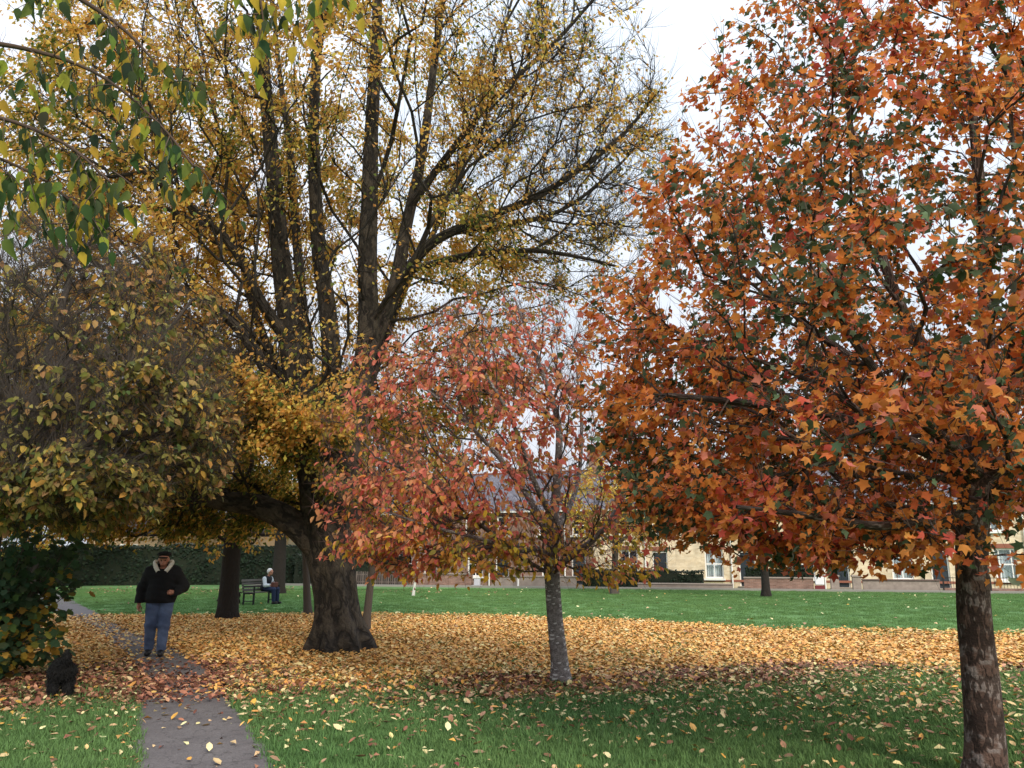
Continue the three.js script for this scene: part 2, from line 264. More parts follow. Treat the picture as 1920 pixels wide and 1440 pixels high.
{
  const asphalt = makeTex(512, (u, v) => { const a = fbm(u * 6, v * 6, 4, 6, 121), c = fbm(u * 128, v * 128, 2, 128, 123), crack = smooth(0.025, 0.0, Math.abs(fbm(u * 5, v * 5, 4, 5, 125) - 0.5)); return mixc(hx('#575355'), hx('#706c6d'), a).map((x) => x * (0.8 + 0.4 * c) * (1 - 0.22 * crack)); }, true);
  const aBump = makeTex(512, (u, v) => { const c = fbm(u * 128, v * 128, 3, 128, 123); return [c, c, c]; });
  const pos = [], uv = [], idx = []; const N = 300; let len = 0; const prev = V();
  for (let i = 0; i <= N; i++) { const c = pathCurve.getPoint(i / N), t = pathCurve.getTangent(i / N), s = V(-t.z, 0, t.x); if (i) len += c.distanceTo(prev); prev.copy(c); for (let k = 0; k < 5; k++) { const edge = k === 0 || k === 4, o = (k / 4 - 0.5) * (1.16 + (edge ? 0.14 * (fbm(i * 0.5, k * 7, 2, 0, 127) - 0.5) : 0)), y = edge ? 0.006 : k === 2 ? 0.024 : 0.02; pos.push(c.x + s.x * o, y, c.z + s.z * o); uv.push(k / 4, len); if (i < N && k < 4) { const q = i * 5 + k; idx.push(q, q + 1, q + 5, q + 1, q + 6, q + 5); } } }
  const g = new THREE.BufferGeometry(); g.setAttribute('position', new THREE.Float32BufferAttribute(pos, 3)); g.setAttribute('uv', new THREE.Float32BufferAttribute(uv, 2)); g.setIndex(idx); g.computeVertexNormals(); if (g.attributes.normal.getY(0) < 0) { g.setIndex(idx.reverse()); g.computeVertexNormals(); }
  tag(mesh('footpath', g, std('#ffffff', 0.9, { map: asphalt, bumpMap: aBump, bumpScale: 0.004 })), null, null, null, 'structure');
}
// fallen leaves: where they lie thick
const lerpLine = (L_, x) => { if (x <= L_[0][0]) return L_[0][1]; for (let i = 1; i < L_.length; i++) if (x <= L_[i][0]) { const a = L_[i - 1], b = L_[i]; return a[1] + ((b[1] - a[1]) * (x - a[0])) / (b[0] - a[0]); } return L_[L_.length - 1][1]; };
const farEdge = [[-12, -22.6], [-10, -22.8], [-4, -23.5], [-1, -22.8], [2, -21.4], [4.5, -19.8], [6.4, -18.1], [11, -17.5], [18, -17]];
const nearEdge = [[-9, -9.6], [-6.3, -9.4], [-4.5, -9.2], [-3, -9.8], [-0.4, -10.1], [1, -10.2], [2.3, -10.6], [5, -11.9], [7, -11.6], [10, -11.4], [16, -11.4]];
function litter(x, z) { const w = (fbm(x * 0.7 + 40, z * 0.7 + 40, 3, 0, 131) - 0.5) * 2.2, a = smooth(-1.6, 1.2, z - lerpLine(farEdge, x) + w * 0.8), b = smooth(-0.9, 1.3, lerpLine(nearEdge, x) - z + w * 0.9); return a * b; }
{
  const R = rng(501), list = []; const up = V(0, 1, 0);
  const gold = [[0.34, lin('#e0ab62')], [0.22, lin('#d09650')], [0.24, lin('#ecc48a')], [0.14, lin('#bd8850')], [0.06, lin('#96683f')]], russet = [[0.3, lin('#8a5a48')], [0.25, lin('#6d4336')], [0.25, lin('#a9765c')], [0.1, lin('#c79a78')], [0.1, lin('#54352b')]], pale = [[0.4, lin('#e2cf9c')], [0.25, lin('#cdb084')], [0.12, lin('#d8a44c')], [0.23, lin('#a08066')]];
  const drop = (x, z, c, size, lift = 0.02, tilt = 0.55) => { const a = R() * 6.283, nor = V((R() - 0.5) * tilt * 2, 1, (R() - 0.5) * tilt * 2).normalize(), tip = V(Math.cos(a), 0, Math.sin(a)); tip.addScaledVector(nor, -tip.dot(nor)).normalize(); list.push({ p: V(x, 0.012 + R() * lift + (size * tilt) * 0.25, z), tip, nor, s: size * (0.7 + 0.6 * R()), c: vary(c, R, 0.2), v: Math.floor(R() * 3) }); };
  for (let i = 0; i < 440000; i++) { // thick cover
    const z = -8.6 - R() * 16, half = -z * 0.72 + 1.2, x = (R() * 2 - 1) * half, m = litter(x, z) * (0.62 + 0.76 * smooth(0.35, 0.6, fbm(x * 1.6 + 20, z * 1.6 + 20, 3, 0, 137))); if (R() > m * (z < -16 ? 0.95 : 1) || R() > (half / 18)) continue;
    const pd = pathDist(x, z); if (pd < 0.42 && R() < (z > -9.3 ? 0.97 : z > -11.4 ? 0.35 : 0.84)) continue;
    const brown = 0.8 * smooth(1.5, 0.1, lerpLine(nearEdge, x) - z + (fbm(x * 0.8 + 9, z * 0.8, 3, 0, 133) - 0.5) * 3.2) + smooth(2.6, 1.0, Math.hypot(x + 5.2, (z + 11) * 0.9)) * 0.9;
    const big = R(); drop(x, z, R() < brown ? pickFrom(russet, R) : pickFrom(gold, R), big < 0.2 ? 0.09 : 0.067, 0.03, 0.65);
  }
  for (let i = 0; i < 25000; i++) { // scattered over the near grass, thinner towards the camera
    const z = -2.5 - R() * 9.5, half = -z * 0.72 + 0.8, x = (R() * 2 - 1) * half; if (R() > half / 9 || R() > 0.16 + smooth(-6.6, -9.8, z) * 0.75 + smooth(2.5, 4.5, x) * 0.3 + smooth(0.9, 0.5, pathDist(x, z)) * 0.3) continue;
    const pd = pathDist(x, z); if (pd < 0.52 && R() < 0.86) continue; drop(x, z, R() < 0.62 ? pickFrom(pale, R) : R() < 0.7 ? pickFrom(russet, R) : pickFrom(gold, R), 0.056 + R() * 0.03, 0.025, 0.5);
    if (pd > 0.5) list[list.length - 1].p.y += 0.02;
  }
  for (let i = 0; i < 9000; i++) { // thin scatter beyond, and drifts along the far side
    const z = -17 - R() * 31, half = -z * 0.72 + 1, x = (R() * 2 - 1) * half; const edge = smooth(-3.5, 0, z - lerpLine(farEdge, x)), strip = smooth(1.6, 0.3, Math.abs(z + 39 - x * 0.24 + (x < -14 ? 3 : 0))) * (x < 0 ? 0.75 : 0.18);
    if (R() > 0.05 + edge * 0.5 + strip + (x < -12 && z < -38 ? 0.8 : 0)) continue; drop(x, z, strip > 0.2 || x < -12 ? pickFrom(russet, R) : pickFrom(pale, R), 0.12, 0.02, 0.5);
  }
  list.sort((a, b) => b.p.z - a.p.z);
  const tone = (c) => (c[0] > 0.5 && c[2] > 0.18 ? ['pale cream', 'pale'] : c[0] > 0.42 ? ['golden yellow', 'gold'] : c[0] > 0.2 ? ['tan brown', 'tan'] : ['dark brown', 'brown']);
  const near = list.filter((l) => inView(l.p) && l.p.y < 1 && l.p.z < -5.2).slice(0, 300), set = new Set(near);
  for (const l of near) { const m = mesh('fallen_leaf', L.oval[l.v], oneLeafMat(l.c, 1)); m.applyMatrix4(placeLeaf(l)); const [t, k] = tone(l.c), onPath = pathDist(l.p.x, l.p.z) < 0.52; tag(m, onPath ? `single ${t} leaf fallen on the bare grey footpath` : `single ${t} leaf fallen on the nearest grass`, 'leaf', onPath ? `${k} leaves fallen on the footpath` : `${k} leaves fallen on the near grass`); }
  const rest = list.filter((l) => !set.has(l)); tag(mesh('leaf_litter', mergeGeometries([mergeLeaves(rest.filter((l) => l.p.z > -11), L.litter), mergeLeaves(rest.filter((l) => l.p.z <= -11), L.kite)]), litterMat), 'thick carpet of golden and brown fallen leaves under the trees', 'leaf litter', null, 'stuff');
}
{ // grass: tufts of blades, real ones where they can be told apart
  const R = rng(601), tuft = (nb, hgt, rad) => { const pos = [], idx = []; for (let i = 0; i < nb; i++) { const a = R() * 6.283, r = Math.sqrt(R()) * rad, x = Math.cos(a) * r, z = Math.sin(a) * r, b = R() * 6.283, h = hgt * (0.5 + 0.7 * R()), w = 0.0035, lx = Math.cos(b) * h * (0.3 + 0.5 * R()), lz = Math.sin(b) * h * (0.3 + 0.5 * R()), px = -Math.sin(b) * w, pz = Math.cos(b) * w, q = pos.length / 3; pos.push(x - px, 0, z - pz, x + px, 0, z + pz, x + lx * 0.35 - px * 0.8, h * 0.62, z + lz * 0.35 - pz * 0.8, x + lx * 0.35 + px * 0.8, h * 0.62, z + lz * 0.35 + pz * 0.8, x + lx, h, z + lz); idx.push(q, q + 1, q + 3, q, q + 3, q + 2, q + 2, q + 3, q + 4); } const g = new THREE.BufferGeometry(); g.setAttribute('position', new THREE.Float32BufferAttribute(pos, 3)); g.setIndex(idx); g.computeVertexNormals(); return g; };
  const kinds = [tuft(26, 0.055, 0.07), tuft(22, 0.07, 0.08), tuft(30, 0.045, 0.09), tuft(40, 0.05, 0.2)], lists = kinds.map(() => []);
  for (let i = 0; i < 60000; i++) { const z = -2.6 - R() * 9.6, half = -z * 0.72 + 0.8, x = (R() * 2 - 1) * half; if (R() > half / 9.5) continue; const pd = pathDist(x, z); if (pd < 0.5) continue; if (R() < litter(x, z) * 0.8) continue; lists[Math.floor(R() * 3)].push([x, z]); }
  for (let i = 0; i < 42000; i++) { const z = -11 - R() * 34, half = -z * 0.72 + 0.8, x = (R() * 2 - 1) * half; if (R() > half / 33 || pathDist(x, z) < 0.6) continue; if (R() < litter(x, z) * 0.97) continue; lists[3].push([x, z]); }
  const gm = new THREE.MeshPhysicalMaterial({ color: 0xffffff, roughness: 0.9, transmission: 0.25, thickness: 0, specularIntensity: 0.4, side: THREE.DoubleSide }), q = new THREE.Quaternion(), c = new THREE.Color();
  kinds.forEach((g, k) => { const im = new THREE.InstancedMesh(g, gm, lists[k].length); im.name = numbered('grass'); lists[k].forEach(([x, z], i) => { q.setFromAxisAngle(V(0, 1, 0), R() * 6.283); const s = 0.75 + 0.5 * R(); m4.compose(V(x, 0, z), q, V(s, s * (0.7 + 0.6 * R()), s)); im.setMatrixAt(i, m4); const t = fbm(x * 0.6 + 70, z * 0.6 + 70, 3, 0, 141), d = 0.8 + 0.4 * R(); const g0 = mixc([0.085, 0.19, 0.058], [0.15, 0.26, 0.085], t); im.setColorAt(i, c.setRGB(g0[0] * d, g0[1] * d, g0[2] * d)); }); im.castShadow = im.receiveShadow = true; scene.add(im); tag(im, ['short green grass blades of the near lawn', 'longer green grass blades of the near lawn', 'low dense grass of the near lawn', 'mown green lawn grass stretching to the houses'][k], 'grass', null, 'stuff'); });
}

// ---------------------------------------------------------------- the row of houses across the green
const ROW = { o: [14.4, -42.8], turn: -0.315 };
const rowAt = (s, d) => [ROW.o[0] + Math.cos(0.315) * s - Math.sin(0.315) * d, 0, ROW.o[1] + Math.sin(0.315) * s + Math.cos(0.315) * d];
const brickTex = (a, b, c) => makeTex(512, (u, v) => { const row = Math.floor(v * 27), x = u * 9 + (row % 2) * 0.5, bi = Math.floor(x), fx = x - bi, fy = v * 27 - row, mort = fx < 0.05 || fy < 0.14, k = hash(bi % 9, row, 5); return (mort ? hx(c) : mixc(hx(a), hx(b), k)).map((q) => q * (0.86 + 0.28 * fbm(u * 5, v * 5, 4, 5, 9))); }, true);
const texFit = (g, s) => { const P = g.attributes.position, N = g.attributes.normal, U = new Float32Array(P.count * 2); for (let i = 0; i < P.count; i++) { const h = Math.abs(N.getX(i)) > 0.7; U[i * 2] = (h ? P.getZ(i) : P.getX(i)) / s; U[i * 2 + 1] = (Math.abs(N.getY(i)) > 0.7 ? P.getZ(i) : P.getY(i)) / s; } g.setAttribute('uv', new THREE.BufferAttribute(U, 2)); return g; };
const brickCream = std('#ffffff', 0.95, { map: brickTex('#ddceb2', '#cbb797', '#d6cdbb') }), brickPink = std('#ffffff', 0.95, { map: brickTex('#8f7164', '#75594e', '#8d8178') }), brickRed = std('#8f5b49', 0.9), slate = std('#ffffff', 0.7, { map: makeTex(256, (u, v) => { const row = Math.floor(v * 16), x = u * 10 + (row % 2) * 0.5, k = hash(Math.floor(x) % 10, row, 3), e = (x % 1) < 0.06 || (v * 16) % 1 < 0.1; return (e ? hx('#3a3a42') : mixc(hx('#5c5c68'), hx('#74727c'), k)); }, true) });
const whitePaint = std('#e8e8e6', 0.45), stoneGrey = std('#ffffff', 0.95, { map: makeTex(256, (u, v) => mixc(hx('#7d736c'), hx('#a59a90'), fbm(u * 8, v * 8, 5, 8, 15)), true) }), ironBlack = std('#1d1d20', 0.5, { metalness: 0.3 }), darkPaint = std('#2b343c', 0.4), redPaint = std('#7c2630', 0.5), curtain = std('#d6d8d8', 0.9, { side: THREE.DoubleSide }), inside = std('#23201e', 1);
const pane = new THREE.MeshPhysicalMaterial({ color: 0xf4f8fa, roughness: 0.03, transmission: 1, thickness: 0, ior: 1.5 });
function house(s, w, brick, label, o = {}) {
  const h = thing('terraced_house', label, 'house', rowAt(s, -2.6), ROW.turn, 'terraced houses across the green'), eave = 4.75, ridge = 7.5, dep = 8, W = w - 0.008;
  const win = [[2.2, 0.55, 1.05, 1.65], [1.9, 3.1, 0.85, 1.25], [4.1, 3.1, 0.85, 1.25]], door = [4.05, 0.12, 0.9, 2.0];
  const sh = new THREE.Shape([new THREE.Vector2(0, 0), new THREE.Vector2(W, 0), new THREE.Vector2(W, eave), new THREE.Vector2(0, eave)]);
  for (const [x, y, ww, hh] of [...win, door]) { const p = new THREE.Path(); p.moveTo(x - ww / 2, y); p.lineTo(x - ww / 2, y + hh); p.lineTo(x + ww / 2, y + hh); p.lineTo(x + ww / 2, y); p.closePath(); sh.holes.push(p); }
  const front = new THREE.ExtrudeGeometry(sh, { depth: 0.3, bevelEnabled: false }); front.translate(0, 0, -0.3);
  const gable = (x) => { const g = new THREE.ExtrudeGeometry(new THREE.Shape([new THREE.Vector2(-0.3, 0), new THREE.Vector2(-0.3, eave), new THREE.Vector2(-dep / 2, ridge - 0.15), new THREE.Vector2(-dep, eave), new THREE.Vector2(-dep, 0)]), { depth: 0.2, bevelEnabled: false }); g.rotateY(-Math.PI / 2); g.translate(x, 0, 0); return g; };
  part('wall', [front, gable(0.2), gable(W), bx(W - 0.4, eave, 0.2, W / 2, eave / 2, -dep + 0.1)].map((g) => texFit(g.index ? g.toNonIndexed() : g, 2.0)), brick, h);
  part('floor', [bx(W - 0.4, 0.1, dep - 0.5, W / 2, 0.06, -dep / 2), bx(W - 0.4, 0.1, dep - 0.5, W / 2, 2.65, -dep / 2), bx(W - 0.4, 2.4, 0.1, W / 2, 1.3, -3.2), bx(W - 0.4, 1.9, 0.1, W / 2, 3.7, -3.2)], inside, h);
  const slope = Math.atan2(ridge - eave, dep / 2), sl = Math.hypot(dep / 2, ridge - eave) + 0.3, roofPart = (sgn) => { const g = new THREE.BoxGeometry(W, 0.1, sl); const U = g.attributes.uv; for (let i = 0; i < U.count; i++) U.setXY(i, g.attributes.position.getX(i) / 2.5, g.attributes.position.getZ(i) / 2.5); g.rotateX(sgn * slope); g.translate(W / 2, (eave + ridge) / 2 + 0.04 - 0.3 * Math.sin(slope) / 2, -dep / 2 + sgn * (dep / 4 + 0.15 * Math.cos(slope))); return g; };
  const roof = part('roof', [roofPart(1), roofPart(-1)], slate, h); part('ridge_tile', bx(W, 0.12, 0.28, W / 2, ridge + 0.08, -dep / 2), std('#7a4a3c'), roof);
  const ch = part('chimney', [bx(0.9, 1.7, 0.6, W - 0.55, ridge + 0.5, -dep / 2), bx(1.0, 0.16, 0.7, W - 0.55, ridge + 1.25, -dep / 2)].map((g) => texFit(g, 2)), brick, roof);
  for (const k of [-0.25, 0.05, 0.3]) { const p = new THREE.CylinderGeometry(0.09, 0.11, 0.4, 10); p.translate(W - 0.55 + k, ridge + 1.52, -dep / 2); part('chimney_pot', p, std('#a0583e'), roof); }
  for (const [x, y, ww, hh] of win) {
    const f = part('window', [bx(0.075, hh, 0.09, x - ww / 2 + 0.0385, y + hh / 2, -0.12), bx(0.075, hh, 0.09, x + ww / 2 - 0.0385, y + hh / 2, -0.12), bx(ww - 0.16, 0.08, 0.09, x, y + hh - 0.041, -0.12), bx(ww - 0.16, 0.09, 0.09, x, y + 0.046, -0.12), bx(ww - 0.16, 0.07, 0.1, x, y + hh / 2, -0.12), ...(o.sides ? [bx(0.05, hh - 0.18, 0.08, x - ww / 2 + 0.24, y + hh / 2, -0.125), bx(0.05, hh - 0.18, 0.08, x + ww / 2 - 0.24, y + hh / 2, -0.125)] : ww > 1 ? [bx(0.05, hh - 0.18, 0.08, x, y + hh / 2, -0.125)] : [])], whitePaint, h);
    part('pane', bx(ww - 0.16, hh / 2 - 0.1, 0.008, x, y + hh * 0.25, -0.13), pane, f); part('pane', bx(ww - 0.16, hh / 2 - 0.1, 0.008, x, y + hh * 0.75, -0.145), pane, f);
    part('sill', bx(ww + 0.16, 0.1, 0.3, x, y - 0.052, 0.02), whitePaint, f); part('lintel', bx(ww + 0.3, 0.24, 0.06, x, y + hh + 0.125, -0.005), brickRed, f);
    if (o.curtain || hash(Math.round(s * 7), Math.round(x * 9 + y), 4) > 0.7) { const cg = new THREE.PlaneGeometry(ww - 0.1, hh - 0.1, 40, 1), P = cg.attributes.position; for (let i = 0; i < P.count; i++) P.setZ(i, 0.03 * Math.sin(P.getX(i) * 42)); cg.computeVertexNormals(); cg.translate(x, y + hh / 2, -0.36); part('curtain', cg, curtain, f); }
  }
  const d = part('door', [bx(door[2] - 0.14, 1.86, 0.06, door[0], 0.12 + 0.93, -0.16), bx(0.3, 0.7, 0.02, door[0] - 0.19, 1.5, -0.122), bx(0.3, 0.7, 0.02, door[0] + 0.19, 1.5, -0.122), bx(0.3, 0.55, 0.02, door[0] - 0.19, 0.6, -0.122), bx(0.3, 0.55, 0.02, door[0] + 0.19, 0.6, -0.122)], o.door || darkPaint, h);
  part('door_frame', [bx(0.07, 2.0, 0.12, door[0] - 0.414, 1.12, -0.14), bx(0.07, 2.0, 0.12, door[0] + 0.414, 1.12, -0.14), bx(0.76, 0.1, 0.12, door[0], 2.07, -0.14)], whitePaint, d); const kn = new THREE.SphereGeometry(0.03, 8, 6); kn.translate(door[0] + 0.3, 1.05, -0.09); part('door_handle', kn, std('#8a7a50', 0.3, { metalness: 0.8 }), d); part('lintel', bx(1.2, 0.24, 0.06, door[0], 2.26, -0.005), brickRed, d); part('step', bx(1.1, 0.12, 0.5, door[0], 0.06, 0.26), stoneGrey, d);
  part('brick_course', bx(W, 0.12, 0.03, W / 2, 0.42, 0.016), brickRed, h); part('gutter', bx(W, 0.11, 0.13, W / 2, eave - 0.12, 0.20), whitePaint, h);
  const dp = new THREE.CylinderGeometry(0.045, 0.045, eave - 0.15, 8); dp.translate(3.2, (eave - 0.15) / 2, 0.09); part('downpipe', dp, whitePaint, h);
  return h;
}
[[-30.7, brickPink, 'dark pinkish brick terraced house behind the picket fence', { door: redPaint }], [-25.7, brickPink, 'pinkish brick terraced house at the wall beside the picket fence', { door: redPaint }], [-20.7, brickPink, 'pinkish brick terraced house behind the plain brown garden wall'], [-15.7, brickPink, 'pinkish brick terraced house behind the white post'], [-10.7, brickCream, 'cream brick terraced house behind the black clipped hedge'], [-5.7, brickCream, 'cream brick terraced house behind the long low stone wall'], [-0.7, brickCream, 'cream brick terraced house behind the wall topped by a hedge'], [4.3, brickCream, 'cream brick terraced house behind the pierced stone wall'], [9.3, brickCream, 'cream brick terraced house with curtained white sash window by the iron railings', { curtain: true, sides: true }], [14.3, brickCream, 'cream brick terraced house at the far right end of the row']].forEach(([s, b, l, o]) => house(s, 5, b, l, o));
const rowThing = (name, label, cat, s, d = 0, group) => thing(name, label, cat, rowAt(s, d), ROW.turn, group);
const wallBox = (name, label, s0, s1, hgt, mat, cap) => { const t = rowThing(name, label, 'wall', s0); const w = s1 - s0; part('wall_body', texFit(bx(w, hgt, 0.24, w / 2, hgt / 2, 0), 2), mat, t); if (cap) part('coping', rbx(w + 0.04, 0.08, 0.34, 0.02, w / 2, hgt + 0.042, 0), cap, t); return t; };
wallBox('garden_wall', 'low buff brick garden wall with a clipped hedge above it', -1.8, 1.75, 0.62, brickPink, stoneGrey);
wallBox('garden_wall', 'long low grey stone wall in front of the dark hedge', -7.6, -2.4, 0.26, stoneGrey, stoneGrey);
wallBox('garden_wall', 'plain brown brick garden wall beside the picket fence', -21.8, -17.7, 0.72, brickPink, stoneGrey);
wallBox('garden_wall', 'rough grey stone garden wall behind the white post', -16.2, -11.2, 0.6, stoneGrey, stoneGrey);
for (const [s, l] of [[2.8, 'rough stone gate pier beside the white box'], [3.87, 'rough stone gate pier joining the pierced wall']]) { const t = rowThing('gate_pier', l, 'pier', s); part('pier_body', texFit(rbx(0.42, 0.72, 0.42, 0.03, 0, 0.36, 0), 1), stoneGrey, t); part('cap', rbx(0.5, 0.1, 0.5, 0.03, 0, 0.772, 0), stoneGrey, t); }
{ // stone wall pierced with round and curved openings
  const t = rowThing('pierced_wall', 'low stone wall pierced with curved openings and a flat coping', 'wall', 4.15), w = 3.6, sh = new THREE.Shape([new THREE.Vector2(0, 0), new THREE.Vector2(w, 0), new THREE.Vector2(w, 0.56), new THREE.Vector2(0, 0.56)]);
  for (const bay of [0.35, 1.45, 2.55]) for (let k = 0; k < 3; k++) { const p = new THREE.Path(); p.absellipse(bay + 0.16 + k * 0.27, 0.34, 0.115, 0.15, 0, 6.283, true); sh.holes.push(p); }
  const g = new THREE.ExtrudeGeometry(sh, { depth: 0.16, bevelEnabled: false, curveSegments: 10 }); g.translate(0, 0, -0.08); part('wall_body', texFit(g, 1.2), stoneGrey, t); part('coping', rbx(w + 0.05, 0.07, 0.3, 0.015, w / 2, 0.597, 0), std('#6b5a54', 0.9), t);
}
for (const [s, n, l] of [[7.9, 6, 'short black iron railing beside the pierced stone wall'], [10.0, 24, 'black iron railing on a low wall under the curtained window']]) { const t = rowThing('iron_railing', l, 'railing', s), w = n * 0.14; part('plinth', texFit(bx(w, 0.22, 0.22, w / 2, 0.11, 0), 2), brickPink, t); part('rail', bx(w, 0.03, 0.03, w / 2, 0.72, 0), ironBlack, t); for (let i = 0; i < n; i++) part('baluster', bx(0.016, 0.56, 0.016, 0.07 + i * 0.14, 0.5, 0), ironBlack, t); part('post', bx(0.05, 0.85, 0.05, 0, 0.43, 0.14), ironBlack, t); part('post', bx(0.05, 0.85, 0.05, w, 0.43, 0.14), ironBlack, t); }
{ const t = rowThing('picket_fence', 'grey weathered wooden picket fence in front of the pinkish house', 'fence', -28.5), wood = [std('#5d5450'), std('#6a605a'), std('#524a46')]; for (let i = 0; i < 44; i++) part('picket', bx(0.09, 0.85 + 0.03 * Math.sin(i * 3.1), 0.02, 0.06 + i * 0.15, 0.46, 0.03), wood[i % 3], t); for (const y of [0.25, 0.7]) part('rail', bx(6.6, 0.07, 0.04, 3.3, y, 0), wood[1], t); for (let i = 0; i < 4; i++) part('post', bx(0.1, 0.9, 0.1, 0.1 + i * 2.13, 0.45, -0.072), wood[0], t); }
{ const t = rowThing('utility_box', 'small white box on a dark red base beside the gate pier', 'box', 2.05, 0.05); part('cabinet', rbx(0.46, 0.46, 0.22, 0.06, 0, 0.53, 0), std('#e3e6ea', 0.5), t); part('base', rbx(0.5, 0.28, 0.24, 0.02, 0, 0.14, 0), std('#6e2b2e', 0.8), t); }
{ const t = rowThing('marker_post', 'thin white post with a ring standing before the stone wall', 'post', -14.6, 0.5), p = new THREE.CylinderGeometry(0.045, 0.05, 2.3, 10); p.translate(0, 1.15, 0); part('pole', p, whitePaint, t); const r = new THREE.TorusGeometry(0.12, 0.03, 8, 16); r.translate(0, 1.5, 0.07); part('ring', r, whitePaint, t); part('cap', rbx(0.12, 0.3, 0.12, 0.02, 0, 2.45, 0), std('#24262c'), t); }
{ const t = rowThing('bollard_base', 'small pale grey concrete block at the end of the brown wall', 'block', -17.3, 0.25); part('foot', rbx(0.62, 0.12, 0.4, 0.02, 0, 0.06, 0), std('#a9aaae'), t); part('block', rbx(0.34, 0.36, 0.26, 0.03, 0.02, 0.3, 0), std('#b9bcc4'), t); }
{ const g = bx(52, 0.12, 0.28, -7, 0.06, 0.95); const k = mesh('kerb', g, std('#8d8a86', 0.9)); k.position.set(...rowAt(0, 0)); k.rotation.y = ROW.turn; tag(k, null, null, null, 'structure'); const p = mesh('pavement', bx(52, 0.1, 0.66, -7, 0.05, 0.48), std('#6f6c69', 0.95)); p.position.set(...rowAt(0, 0)); p.rotation.y = ROW.turn; tag(p, null, null, null, 'structure'); }
{ const t = thing('street_lamp', 'slender pale grey lamp post in front of the dark hedge', 'lamp post', [-29.2, 0, -50.2]); const g = new THREE.LatheGeometry([[0, 0], [0.13, 0], [0.13, 0.9], [0.11, 1.0], [0.075, 1.05], [0.055, 5.4], [0, 5.4]].map(([x, y]) => new THREE.Vector2(x, y)), 12); part('pole', g, std('#9aa0a6', 0.5, { metalness: 0.4 }), t); part('arm', bx(0.7, 0.06, 0.06, 0.3, 5.43, 0), std('#9aa0a6', 0.5), t); part('lantern', rbx(0.55, 0.12, 0.2, 0.04, 0.75, 5.45, 0), std('#b5b8ba', 0.4), t); }
{ // low hall beyond the hedge
  const t = thing('low_building', 'low beige hall with a dark roof beyond the dark hedge', 'building', [-33, 0, -64], 0.1); part('wall', texFit(bx(15, 3.4, 7, 7.5, 1.7, 0).toNonIndexed(), 2), std('#a58f74', 0.95), t); const r = new THREE.CylinderGeometry(4.4, 4.4, 15.6, 3, 1); r.rotateZ(Math.PI / 2); r.scale(1, 0.42, 1); r.translate(7.5, 4.2, 0); part('roof', r, slate, t); for (const x of [3, 7, 11]) { const f = part('window', [bx(1.3, 0.1, 0.1, x, 2.75, 3.55), bx(1.3, 0.1, 0.1, x, 1.85, 3.55), bx(0.1, 0.8, 0.1, x - 0.6, 2.3, 3.55), bx(0.1, 0.8, 0.1, x + 0.6, 2.3, 3.55)], whitePaint, t); part('pane', bx(1.1, 0.8, 0.02, x, 2.3, 3.53), std('#20262b', 0.1), f); }
}
// clipped hedges: a dark core set with leaves
function hedge(name, label, a, b, hgt, dep, count, pal, seed, size = 0.11) {
  const R = rng(seed), ax = V(b[0] - a[0], 0, b[1] - a[1]), len = ax.length(), turn = Math.atan2(-ax.z, ax.x), t = thing(name, label, 'hedge', [a[0], 0, a[1]], turn), list = [];
  const core = new THREE.BoxGeometry(len, hgt - 0.1, dep - 0.2, Math.ceil(len * 2), 4, 2), P = core.attributes.position; for (let i = 0; i < P.count; i++) { P.setXYZ(i, P.getX(i) + len / 2, P.getY(i) + hgt / 2 - 0.05 + (P.getY(i) > 0 ? (vnoise(P.getX(i) * 1.3, 2, 0, seed) - 0.5) * 0.3 : 0), P.getZ(i) + (vnoise(P.getX(i) * 1.1, P.getY(i) * 2, 0, seed + 3) - 0.5) * 0.2); } core.computeVertexNormals(); part('branches', core, std('#1a2216', 1), t);
  for (let i = 0; i < count; i++) { const x = R() * len, top = R() < dep / (dep + hgt), y = top ? hgt + (vnoise(x * 1.3, 2, 0, seed) - 0.5) * 0.3 + R() * 0.1 - 0.06 : R() * hgt, z = top ? (R() - 0.5) * dep : dep / 2 + (vnoise(x * 1.1, y * 2, 0, seed + 3) - 0.5) * 0.2 - R() * 0.18; const nor = V(R() - 0.5, (top ? 1 : 0.3) + R() - 0.5, (top ? 0 : 0.8) + R() - 0.5).normalize(), tip = V(R() - 0.5, R() - 0.5, R() - 0.5); tip.addScaledVector(nor, -tip.dot(nor)).normalize(); list.push({ p: V(x, y, z), tip, nor, s: size * (0.6 + 0.8 * R()), c: vary(pickFrom(pal, R), R, 0.35), v: Math.floor(R() * 3) }); }
  mesh('foliage', mergeLeaves(list, L.kite), foliageMat, t).userData.kind = 'stuff'; return t;
}
const evergreen = [[0.6, [0.015, 0.032, 0.018]], [0.3, [0.022, 0.046, 0.022]], [0.1, [0.04, 0.068, 0.04]]];
hedge('hedge', 'tall dark evergreen hedge behind the lamp post', [-44, -47], [-13, -54.8], 2.5, 1.6, 16000, evergreen, 801, 0.2);
hedge('hedge', 'black clipped hedge behind the low stone wall', [...rowAt(-10.9, -0.6)].filter((_, i) => i !== 1), [...rowAt(-4.0, -0.6)].filter((_, i) => i !== 1), 1.0, 0.7, 4000, evergreen, 803, 0.12);
hedge('hedge', 'small clipped hedge growing above the buff brick wall', [...rowAt(-1.7, -0.55)].filter((_, i) => i !== 1), [...rowAt(1.7, -0.55)].filter((_, i) => i !== 1), 1.15, 0.6, 2500, evergreen, 805, 0.1);
hedge('hedge', 'dark garden hedge above the picket fence', [...rowAt(-30.5, -0.8)].filter((_, i) => i !== 1), [...rowAt(-22.6, -0.8)].filter((_, i) => i !== 1), 1.9, 1.0, 4000, evergreen, 807, 0.14);

